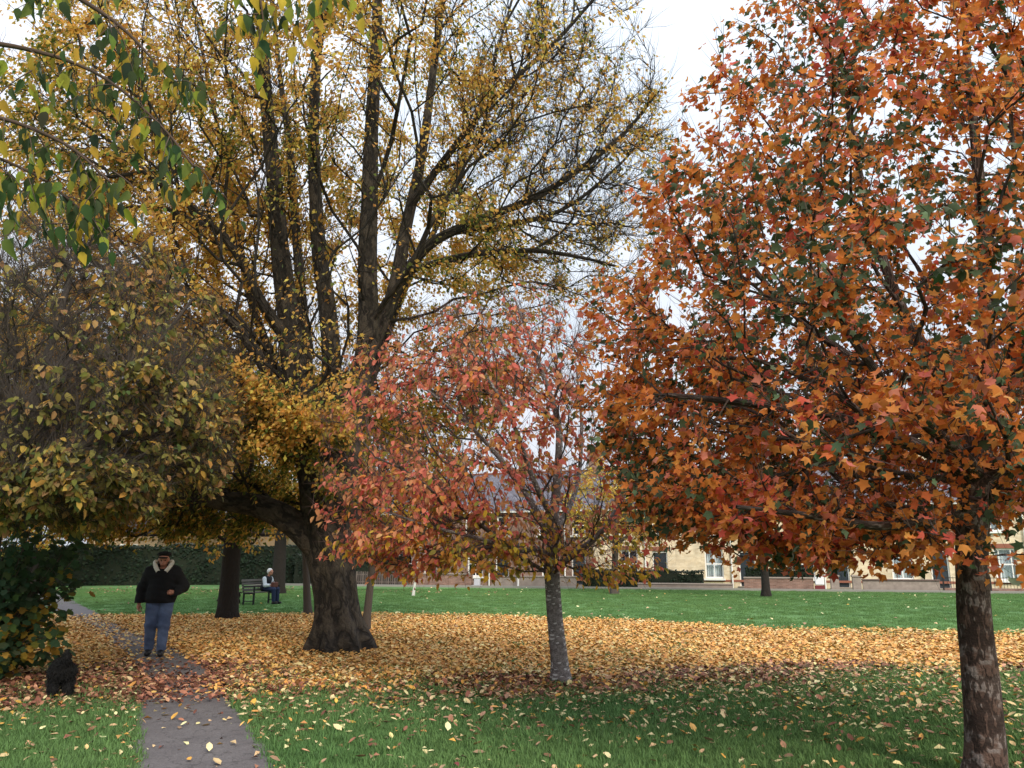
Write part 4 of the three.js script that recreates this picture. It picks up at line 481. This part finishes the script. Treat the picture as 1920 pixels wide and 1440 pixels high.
{ // leafy bush in the lower left corner
  const base = [-7.2, -10.95], R = rng(1601), t = thing('green_bush', 'leafy green and yellow bush in the corner beside the black dog', 'bush', [base[0], 0, base[1]]), list = [], stems = [];
  for (let i = 0; i < 120; i++) { const a = R() * 6.283, rr = Math.sqrt(R()) * 1.2, h = 0.3 + R() * 2.4 * (1 - rr * 0.2), e = V(Math.cos(a) * rr * 1.05, h, Math.sin(a) * rr * 0.8), s = V(Math.cos(a) * 0.2 * R(), 0, Math.sin(a) * 0.2 * R()), m = s.clone().lerp(e, 0.5).add(V(0, 0.15, 0)); stems.push(tube([[s.x, -0.02, s.z, 0.012], [m.x, m.y, m.z, 0.008], [e.x, e.y, e.z, 0.003]], 5, 4, { tile: 0.5 })); const c = new THREE.CatmullRomCurve3([s, m, e]); for (let j = 0; j < 32; j++) { const p = c.getPoint(0.15 + 0.85 * R()).add(V((R() - 0.5) * 0.3, (R() - 0.5) * 0.24, (R() - 0.5) * 0.3)); if (p.y < 0.08) continue; const nor = V(p.x * 0.6 + R() - 0.5, 0.7 + (R() - 0.5), p.z * 0.5 + 0.5 + R() - 0.5).normalize(), tip = V(p.x + R() - 0.5, -0.4, p.z + 0.4 + R() - 0.5); tip.addScaledVector(nor, -tip.dot(nor)).normalize(); const yel = smooth(0.54, 0.68, n3(p, 1.6, 51)) * 0.4; list.push({ p, tip, nor, s: 0.085 + 0.06 * R(), c: vary(R() < yel ? (R() < 0.6 ? lin('#b08a34') : lin('#8f8a34')) : R() < 0.55 ? lin('#3f5836') : R() < 0.6 ? lin('#4d6b48') : lin('#5b7040'), R, 0.25), v: Math.floor(R() * 2) }); } }
  part('stems', mergeGeometries(stems), twigBrown, t).userData.kind = 'stuff'; const cand = list.map((l) => ({ l, w: V(l.p.x + base[0], l.p.y, l.p.z + base[1]) })).filter((q) => inView(q.w)); cand.sort((a, b) => b.w.z - a.w.z); const own = new Set(cand.slice(0, 300).map((q) => q.l)); for (const l of own) mesh('leaf', L.palm[l.v], oneLeafMat(l.c), t).applyMatrix4(placeLeaf(l)); mesh('foliage', mergeLeaves(list.filter((l) => !own.has(l)), L.palm), foliageMat, t).userData.kind = 'stuff';
}

// ---------------------------------------------------------------- people and dogs
// a smooth skin round tapered bones: signed distances on a grid, meshed by surface nets
const cap = (ax, ay, az, ra, bx_, by, bz, rb) => (x, y, z) => { const ux = bx_ - ax, uy = by - ay, uz = bz - az, px = x - ax, py = y - ay, pz = z - az, h = clamp((px * ux + py * uy + pz * uz) / (ux * ux + uy * uy + uz * uz + 1e-9)); return Math.hypot(px - ux * h, py - uy * h, pz - uz * h) - (ra + (rb - ra) * h); };
const ell = (cx, cy, cz, rx, ry, rz) => (x, y, z) => { const a = (x - cx) / rx, b = (y - cy) / ry, c = (z - cz) / rz, k = Math.sqrt(a * a + b * b + c * c); return (k - 1) * Math.min(rx, ry, rz); };
const join = (fs, k) => (x, y, z) => { let d = fs[0](x, y, z); for (let i = 1; i < fs.length; i++) { const e = fs[i](x, y, z), h = Math.max(k - Math.abs(d - e), 0) / k; d = Math.min(d, e) - h * h * k * 0.25; } return d; };
const cut = (f, g) => (x, y, z) => Math.max(f(x, y, z), g(x, y, z));
function skin(f, lo, hi, cell) {
  const n = [0, 1, 2].map((i) => Math.ceil((hi[i] - lo[i]) / cell) + 1), id = (i, j, k) => (k * n[1] + j) * n[0] + i, F = new Float32Array(n[0] * n[1] * n[2]);
  for (let k = 0; k < n[2]; k++) for (let j = 0; j < n[1]; j++) for (let i = 0; i < n[0]; i++) F[id(i, j, k)] = f(lo[0] + i * cell, lo[1] + j * cell, lo[2] + k * cell);
  const vid = new Int32Array(F.length).fill(-1), pos = [], idx = [];
  for (let k = 0; k < n[2] - 1; k++) for (let j = 0; j < n[1] - 1; j++) for (let i = 0; i < n[0] - 1; i++) {
    let c = 0, x = 0, y = 0, z = 0; const v = []; for (let q = 0; q < 8; q++) v.push(F[id(i + (q & 1), j + ((q >> 1) & 1), k + (q >> 2))]); if (v.every((a) => a > 0) || v.every((a) => a <= 0)) continue;
    for (let q = 0; q < 8; q++) for (const b of [1, 2, 4]) if (!(q & b)) { const w = q | b; if ((v[q] > 0) !== (v[w] > 0)) { const t = v[q] / (v[q] - v[w]); x += (q & 1) + (b === 1 ? t : 0); y += ((q >> 1) & 1) + (b === 2 ? t : 0); z += (q >> 2) + (b === 4 ? t : 0); c++; } }
    vid[id(i, j, k)] = pos.length / 3; pos.push(lo[0] + (i + x / c) * cell, lo[1] + (j + y / c) * cell, lo[2] + (k + z / c) * cell);
  }
  const quad = (a, b, c, d, flip) => { if (a < 0 || b < 0 || c < 0 || d < 0) return; flip ? idx.push(a, c, b, a, d, c) : idx.push(a, b, c, a, c, d); };
  for (let k = 1; k < n[2] - 1; k++) for (let j = 1; j < n[1] - 1; j++) for (let i = 1; i < n[0] - 1; i++) { const s = F[id(i, j, k)] > 0; if (s !== F[id(i + 1, j, k)] > 0) quad(vid[id(i, j - 1, k - 1)], vid[id(i, j, k - 1)], vid[id(i, j, k)], vid[id(i, j - 1, k)], s); if (s !== F[id(i, j + 1, k)] > 0) quad(vid[id(i - 1, j, k - 1)], vid[id(i - 1, j, k)], vid[id(i, j, k)], vid[id(i, j, k - 1)], s); if (s !== F[id(i, j, k + 1)] > 0) quad(vid[id(i - 1, j - 1, k)], vid[id(i, j - 1, k)], vid[id(i, j, k)], vid[id(i - 1, j, k)], s); }
  const g = new THREE.BufferGeometry(), nor = [], e = cell * 0.5; for (let i = 0; i < pos.length; i += 3) { const [x, y, z] = [pos[i], pos[i + 1], pos[i + 2]], a = f(x + e, y, z) - f(x - e, y, z), b = f(x, y + e, z) - f(x, y - e, z), c = f(x, y, z + e) - f(x, y, z - e), l = Math.hypot(a, b, c) || 1; nor.push(a / l, b / l, c / l); }
  g.setAttribute('position', new THREE.Float32BufferAttribute(pos, 3)); g.setAttribute('normal', new THREE.Float32BufferAttribute(nor, 3)); g.setIndex(idx); return g;
}
function handBones(w, dir, palmN, side, curl) { // wrist point, pointing direction, palm normal; five fingers that curl towards the palm
  const d = V(...dir).normalize(), pn = V(...palmN).addScaledVector(d, -V(...palmN).dot(d)).normalize(), sd = V().crossVectors(d, pn).multiplyScalar(side), W = V(...w), at = (a, b, c) => W.clone().addScaledVector(d, a).addScaledVector(sd, b).addScaledVector(pn, c), C = (p, r, q, s) => cap(p.x, p.y, p.z, r, q.x, q.y, q.z, s), out = [C(at(0, 0, 0), 0.026, at(0.05, 0, 0), 0.024), C(at(0.04, -0.02, 0), 0.02, at(0.075, -0.025, 0), 0.016), C(at(0.04, 0.02, 0), 0.02, at(0.08, 0.02, 0), 0.016)], fing = [];
  [[-0.03, 0.068, 0.052], [-0.01, 0.08, 0.068], [0.011, 0.085, 0.072], [0.031, 0.08, 0.064]].forEach(([b, a, l]) => { const p0 = at(a, b, 0), p1 = at(a + l * 0.55 * Math.cos(curl), b * 1.05, l * 0.55 * Math.sin(curl)), p2 = p1.clone().addScaledVector(d, l * 0.5 * Math.cos(curl * 2.2)).addScaledVector(pn, l * 0.5 * Math.sin(curl * 2.2)); fing.push(join([C(p0, 0.0095, p1, 0.009), C(p1, 0.009, p2, 0.0075)], 0.004)); });
  const t0 = at(0.02, 0.024, 0.006), t1 = at(0.055, 0.05, 0.022), t2 = at(0.085, 0.046, 0.036); fing.push(join([C(t0, 0.013, t1, 0.0105), C(t1, 0.0105, t2, 0.0085)], 0.006)); const palm = join(out, 0.02), f = join([palm, (x, y, z) => Math.min(...fing.map((q) => q(x, y, z)))], 0.006);
  const c = at(0.06, 0, 0.01); return skin(f, [c.x - 0.12, c.y - 0.12, c.z - 0.12], [c.x + 0.12, c.y + 0.12, c.z + 0.12], 0.004);
}
const skinMat = std('#b9806a', 0.6), fleece = std('#d9d4c8', 1), blackCloth = std('#0e0f13', 0.95), denimTex = makeTex(256, (u, v) => { const n = fbm(u * 4, v * 4, 4, 4, 201), t = vnoise(u * 128, v * 128, 128, 203); return mixc(hx('#33405c'), hx('#6b7c9c'), clamp(n * 0.9 + t * 0.2 - 0.1)); }, true);
const planarUV = (g, s) => { const P = g.attributes.position, U = new Float32Array(P.count * 2); for (let i = 0; i < P.count; i++) { U[i * 2] = (P.getX(i) + P.getZ(i) * 0.5) / s; U[i * 2 + 1] = P.getY(i) / s; } g.setAttribute('uv', new THREE.BufferAttribute(U, 2)); return g; };
const denim = std('#ffffff', 0.9, { map: denimTex }), shoeMat = std('#15141a', 0.6);
function headBones(cx, cy, cz, tilt) { const c = Math.cos(tilt), s = Math.sin(tilt), r = (x, y, z) => [cx + x, cy + y * c - z * s, cz + y * s + z * c], e = (x, y, z, a, b, d) => { const p = r(x, y, z); return ell(p[0], p[1], p[2], a, b, d); }, k = (a, ra, b, rb) => cap(...r(...a), ra, ...r(...b), rb); return { f: join([e(0, 0.02, -0.005, 0.077, 0.098, 0.097), e(0, -0.055, 0.03, 0.055, 0.062, 0.062), k([0, 0.012, 0.088], 0.011, [0, -0.03, 0.106], 0.014), k([-0.05, 0.03, 0.072], 0.012, [0.05, 0.03, 0.072], 0.012), e(0, -0.066, 0.084, 0.028, 0.012, 0.012), e(-0.078, -0.01, -0.01, 0.014, 0.032, 0.02), e(0.078, -0.01, -0.01, 0.014, 0.032, 0.02)], 0.02), r }; }
{ // man walking towards us
  const t = thing('person', 'man in black jacket, flat cap and blue jeans walking along the footpath', 'person', [-6.04, 0.026, -13.69], 0.3), hd = headBones(0, 1.585, 0.07, 0.28);
  const armR = [cap(-0.2, 1.37, 0, 0.06, -0.3, 1.1, -0.03, 0.05), cap(-0.3, 1.1, -0.03, 0.05, -0.325, 0.86, 0.05, 0.032)], armL = [cap(0.2, 1.37, 0, 0.06, 0.345, 1.13, -0.04, 0.05), cap(0.345, 1.13, -0.04, 0.05, 0.235, 1.03, 0.17, 0.032)], torso = [cap(-0.06, 0.95, 0, 0.13, 0.06, 0.95, 0, 0.13), cap(0, 1.0, 0.01, 0.16, 0, 1.3, 0, 0.15), cap(-0.12, 1.33, 0, 0.1, 0.12, 1.33, 0, 0.1), cap(0, 1.38, 0, 0.06, 0, 1.5, 0.04, 0.055)], legR = [cap(-0.1, 0.92, 0, 0.1, -0.105, 0.5, 0.07, 0.065), cap(-0.105, 0.5, 0.07, 0.065, -0.115, 0.09, -0.05, 0.042)], legL = [cap(0.1, 0.92, 0, 0.1, 0.1, 0.5, 0.1, 0.065), cap(0.1, 0.5, 0.1, 0.065, 0.1, 0.09, 0.1, 0.042)];
  const bodyF = join([...torso, ...armR, ...armL, ...legR, ...legL, cap(-0.115, 0.06, -0.06, 0.035, -0.13, 0.035, 0.1, 0.028), cap(0.1, 0.06, 0.09, 0.035, 0.105, 0.035, 0.25, 0.028)], 0.05), body = skin(join([bodyF, hd.f], 0.03), [-0.45, -0.02, -0.3], [0.45, 1.8, 0.4], 0.014), head = skin(hd.f, [-0.13, 1.42, -0.08], [0.13, 1.74, 0.24], 0.006);
  part('body', mergeGeometries([body, head, handBones([-0.325, 0.85, 0.055], [0, -1, 0.15], [0.8, 0, 0.3], -1, 0.5), handBones([0.232, 1.03, 0.175], [-0.85, 0.12, 0.4], [-0.2, 0.1, -1], 1, 0.9)]), skinMat, t);
  const blown = (fs, k) => fs.map((f) => (x, y, z) => f(x, y, z) - k), fold = (f, a) => (x, y, z) => f(x, y, z) + a * Math.sin(y * 46 + x * 21 + Math.sin(z * 18) * 2) * Math.sin(y * 17 - x * 9);
  const jk = fold(join([...blown(torso.slice(0, 3), 0.062), ...blown(armR, 0.042), ...blown(armL, 0.042), cap(-0.1, 1.36, -0.03, 0.1, 0.1, 1.36, -0.03, 0.1)], 0.05), 0.005);
  const neckHole = cap(0, 1.38, 0.1, 0.05, 0, 1.7, 0.1, 0.13); const jacket = part('jacket', skin((x, y, z) => Math.max(jk(x, y, z), 0.86 - y + (x < -0.22 || (x > 0.2 && y > 0.96) ? -1 : 0), (x < -0.2 ? 0.865 - y : -1), -neckHole(x, y, z), (x < 0.24 && z > 0.13 && y < 1.12 && y > 0.99 && x > 0.1 ? armL[1](x, y, z) < 0.05 && x < 0.235 ? 0.01 : -1 : -1)), [-0.5, 0.8, -0.35], [0.5, 1.62, 0.42], 0.011), blackCloth, t);
  part('hood_lining', new THREE.TubeGeometry(new THREE.CatmullRomCurve3([V(-0.055, 1.375, 0.185), V(-0.115, 1.47, 0.12), V(-0.13, 1.545, 0.02), V(0, 1.52, -0.10), V(0.13, 1.545, 0.02), V(0.115, 1.47, 0.12), V(0.055, 1.375, 0.185)]), 40, 0.036, 10), fleece, jacket);
  const jeansF = fold(join([...blown(legR, 0.03), ...blown(legL, 0.03), cap(-0.08, 0.94, 0, 0.125, 0.08, 0.94, 0, 0.125)], 0.03), 0.004); part('jeans', planarUV(skin((x, y, z) => Math.max(jeansF(x, y, z), 0.085 - y, y - 1.02), [-0.3, 0.05, -0.25], [0.3, 1.06, 0.3], 0.011), 0.5), denim, t);
  for (const [x, z, y] of [[-0.12, -0.06, 0], [0.1, 0.09, 0]]) part('shoe', skin(cut(join([cap(x, 0.055, z, 0.05, x, 0.045, z + 0.17, 0.042), cap(x, 0.1, z, 0.05, x, 0.06, z + 0.06, 0.05)], 0.03), (a, b) => -b), [x - 0.1, -0.02, z - 0.1], [x + 0.1, 0.18, z + 0.28], 0.01), shoeMat, t);
  const cf = join([ell(0, 1.672, 0.045, 0.115, 0.05, 0.135), (() => { const p = hd.r(0, 0.062, 0.115); return ell(p[0], p[1], p[2], 0.085, 0.014, 0.06); })()], 0.015); part('flat_cap', skin(cf, [-0.16, 1.56, -0.14], [0.16, 1.76, 0.28], 0.008), std('#171517', 0.95), t);
  for (const s of [-1, 1]) { const p = hd.r(s * 0.031, 0.006, 0.083), g = new THREE.SphereGeometry(0.011, 10, 8); g.translate(...p); part('eye', g, std('#1c1512', 0.2), t); }
}
const dogFur = (geo, mat, parent, count, len, seed, thin = 0.006) => { const R = rng(seed), P = geo.attributes.position, N = geo.attributes.normal, pos = [], idx = []; for (let i = 0; i < count; i++) { const k = Math.floor(R() * P.count), p = V(P.getX(k), P.getY(k), P.getZ(k)), n = V(N.getX(k), N.getY(k), N.getZ(k)), d = n.clone().multiplyScalar(0.55).add(V((R() - 0.5) * 0.8, -0.75, (R() - 0.5) * 0.8)).normalize(), s = V(R() - 0.5, R() - 0.5, R() - 0.5).cross(d).normalize().multiplyScalar(thin), l = len * (0.5 + R()), q = pos.length / 3, e = p.clone().addScaledVector(d, l), m = p.clone().addScaledVector(n, l * 0.3).addScaledVector(d, l * 0.4); e.y = Math.max(e.y, 0.004); pos.push(p.x - s.x, p.y - s.y, p.z - s.z, p.x + s.x, p.y + s.y, p.z + s.z, m.x + s.x * 0.8, m.y, m.z + s.z * 0.8, m.x - s.x * 0.8, m.y, m.z - s.z * 0.8, e.x, e.y, e.z); idx.push(q, q + 1, q + 2, q, q + 2, q + 3, q + 3, q + 2, q + 4); } const g = new THREE.BufferGeometry(); g.setAttribute('position', new THREE.Float32BufferAttribute(pos, 3)); g.setIndex(idx); g.computeVertexNormals(); part('fur', g, mat, parent).userData.kind = 'stuff'; };
function dogBones(headDown) { // faces -z; paws on y = 0
  const f = [cap(0, 0.335, -0.2, 0.105, 0, 0.345, 0.14, 0.095), ell(0, 0.31, -0.2, 0.1, 0.13, 0.13), ell(0, 0.34, 0.16, 0.105, 0.115, 0.11)]; for (const s of [-1, 1]) f.push(cap(s * 0.075, 0.3, -0.22, 0.055, s * 0.075, 0.16, -0.2, 0.038), cap(s * 0.075, 0.16, -0.2, 0.038, s * 0.075, 0.035, -0.215, 0.032), cap(s * 0.075, 0.03, -0.21, 0.033, s * 0.075, 0.024, -0.25, 0.026), cap(s * 0.08, 0.33, 0.16, 0.075, s * 0.085, 0.2, 0.11, 0.05), cap(s * 0.085, 0.2, 0.11, 0.048, s * 0.085, 0.12, 0.22, 0.036), cap(s * 0.085, 0.12, 0.22, 0.034, s * 0.085, 0.035, 0.2, 0.032), cap(s * 0.085, 0.03, 0.2, 0.033, s * 0.085, 0.024, 0.155, 0.026));
  const h = headDown ? [0, 0.2, -0.5] : [0, 0.5, -0.4]; f.push(cap(0, 0.37, -0.26, 0.08, h[0], h[1] + 0.02, h[2] + 0.06, 0.065), ell(h[0], h[1], h[2], 0.072, 0.07, 0.085), cap(h[0], h[1] - 0.02, h[2] - 0.06, 0.042, h[0], h[1] - (headDown ? 0.07 : 0.03), h[2] - 0.13, 0.03)); for (const s of [-1, 1]) f.push(cap(h[0] + s * 0.065, h[1] + 0.04, h[2] + 0.01, 0.022, h[0] + s * 0.09, h[1] - 0.06, h[2] + 0.02, 0.028)); return f;
}
{ const t = thing('dog', 'shaggy black dog with raised tail standing in the leaves by the bush', 'dog', [-5.4, 0.015, -9.75], 0.55), f = join([...dogBones(true), cap(0, 0.4, 0.24, 0.035, 0.02, 0.5, 0.3, 0.03), cap(0.02, 0.5, 0.3, 0.03, 0.02, 0.58, 0.27, 0.022)], 0.045), g = skin(f, [-0.22, -0.02, -0.75], [0.22, 0.68, 0.42], 0.012), fm = std('#060607', 0.8); t.scale.setScalar(0.93); part('body', g, fm, t); dogFur(g, fm, t, 16000, 0.038, 1701, 0.003); }
{ const t = thing('dog', 'small brown dog sniffing the grass beside the bench', 'dog', [-10.35, 0.01, -29.5], 1.3), f = join([...dogBones(true), cap(0, 0.4, 0.24, 0.03, 0, 0.44, 0.36, 0.02)], 0.045), g = skin(f, [-0.22, -0.02, -0.75], [0.22, 0.68, 0.45], 0.016), fm = std('#2c211c', 0.9); part('body', g, fm, t); dogFur(g, fm, t, 3000, 0.045, 1702, 0.004); }
const BT = Math.PI / 2 - 0.35, BP = [-9.3, 0, -29.6];
{ // slatted bench seen from behind its shoulder
  const t = thing('park_bench', 'dark slatted park bench on the grass with a person sitting on it', 'bench', BP, BT), slat = [std('#4b4743', 0.6), std('#57524d', 0.6)], iron = std('#17181a', 0.5, { metalness: 0.4 });
  for (let i = 0; i < 5; i++) part('slat', rbx(1.6, 0.035, 0.075, 0.01, 0, 0.445, -0.18 + i * 0.09), slat[i % 2], t); for (let i = 0; i < 4; i++) { const g = rbx(1.6, 0.085, 0.03, 0.01, 0, 0, 0); g.rotateX(-0.2); g.translate(0, 0.53 + i * 0.11, -0.255 - i * 0.024); part('slat', g, slat[i % 2], t); }
  for (const x of [-0.72, 0.72]) part('bench_end', [bx(0.05, 0.43, 0.05, x, 0.215, 0.2), bx(0.05, 0.43, 0.05, x, 0.215, -0.24), bx(0.05, 0.04, 0.5, x, 0.405, -0.02), bx(0.05, 0.5, 0.04, x, 0.68, -0.32, 0, -0.2), bx(0.05, 0.035, 0.48, x, 0.66, -0.02), bx(0.045, 0.24, 0.04, x, 0.53, 0.2), bx(0.05, 0.03, 0.4, x, 0.14, -0.02)], iron, t);
}
{ // person sitting on it
  const t = thing('person', 'white-haired person in pale top and dark vest sitting on the bench', 'person', [BP[0], 0.0, BP[2]], BT), x0 = 0.25, hd = headBones(x0, 1.16, 0.12, 0.25), torso = [cap(x0 - 0.07, 0.58, -0.06, 0.13, x0 + 0.07, 0.58, -0.06, 0.13), cap(x0, 0.62, -0.06, 0.14, x0, 0.86, 0, 0.14), cap(x0 - 0.11, 0.92, 0.02, 0.08, x0 + 0.11, 0.92, 0.02, 0.08), cap(x0, 0.95, 0.03, 0.055, x0, 1.08, 0.08, 0.05)], legs = [], arms = [];
  for (const s of [-1, 1]) { legs.push(cap(x0 + s * 0.1, 0.56, 0, 0.085, x0 + s * 0.11, 0.53, 0.4, 0.065), cap(x0 + s * 0.11, 0.53, 0.4, 0.065, x0 + s * 0.11, 0.1, 0.42, 0.045)); arms.push(cap(x0 + s * 0.19, 0.92, 0.02, 0.055, x0 + s * 0.25, 0.68, 0.1, 0.045), cap(x0 + s * 0.25, 0.68, 0.1, 0.045, x0 + s * 0.09, 0.68, 0.3, 0.03)); }
  part('body', mergeGeometries([skin(join([...torso, ...legs, ...arms, hd.f, cap(x0 - 0.11, 0.05, 0.42, 0.035, x0 - 0.11, 0.035, 0.56, 0.03), cap(x0 + 0.11, 0.05, 0.42, 0.035, x0 + 0.11, 0.035, 0.56, 0.03)], 0.03), [x0 - 0.35, -0.02, -0.3], [x0 + 0.35, 1.35, 0.62], 0.014), handBones([x0 - 0.09, 0.68, 0.3], [0.8, 0, 0.5], [0, -1, 0], 1, 0.6), handBones([x0 + 0.09, 0.68, 0.3], [-0.8, 0, 0.5], [0, -1, 0], -1, 0.6)]), skinMat, t);
  part('shirt', skin((x, y, z) => Math.max(join(arms.map((f) => (a, b, c) => f(a, b, c) - 0.022), 0.03)(x, y, z), z - 0.26), [x0 - 0.4, 0.5, -0.2], [x0 + 0.4, 1.1, 0.4], 0.014), std('#c9d2d8', 0.9), t); part('vest', skin(join(torso.slice(0, 3).map((f) => (a, b, c) => f(a, b, c) - 0.022), 0.04), [x0 - 0.35, 0.4, -0.35], [x0 + 0.35, 1.1, 0.3], 0.014), std('#1f2228', 0.95), t); part('trousers', skin((x, y, z) => Math.max(join(legs.map((f) => (a, b, c) => f(a, b, c) - 0.02), 0.03)(x, y, z), 0.09 - y), [x0 - 0.3, 0.04, -0.2], [x0 + 0.3, 0.75, 0.6], 0.014), std('#1d2a48', 0.9), t);
  part('hair', skin(cut(ell(x0, 1.19, 0.09, 0.092, 0.112, 0.115), (x, y, z) => (z - 0.16) + (1.2 - y) * 0.7), [x0 - 0.12, 1.0, -0.06], [x0 + 0.12, 1.34, 0.26], 0.01), std('#dcdad8', 0.9), t); for (const s of [-1, 1]) part('shoe', rbx(0.09, 0.09, 0.25, 0.03, x0 + s * 0.11, 0.048, 0.48), shoeMat, t);
}
{ const t = thing('shoulder_bag', 'reddish brown bag held on the lap of the seated person', 'bag', [BP[0] + 0.36, 0.565, BP[2] + 0.02], BT); part('bag_body', rbx(0.3, 0.2, 0.14, 0.04, 0.15, 0.13, 0), std('#5a3128', 0.8), t); const h = new THREE.TorusGeometry(0.09, 0.012, 6, 16, Math.PI); h.translate(0.15, 0.22, 0); part('handle', h, std('#40231d', 0.8), t); }

{ let n = 0; scene.traverse((o) => { if (o.isMesh && !o.isInstancedMesh) n += (o.geometry.index ? o.geometry.index.count : o.geometry.attributes.position.count) / 3; }); console.log('triangles', Math.round(n)); }
renderer.render(scene, camera);
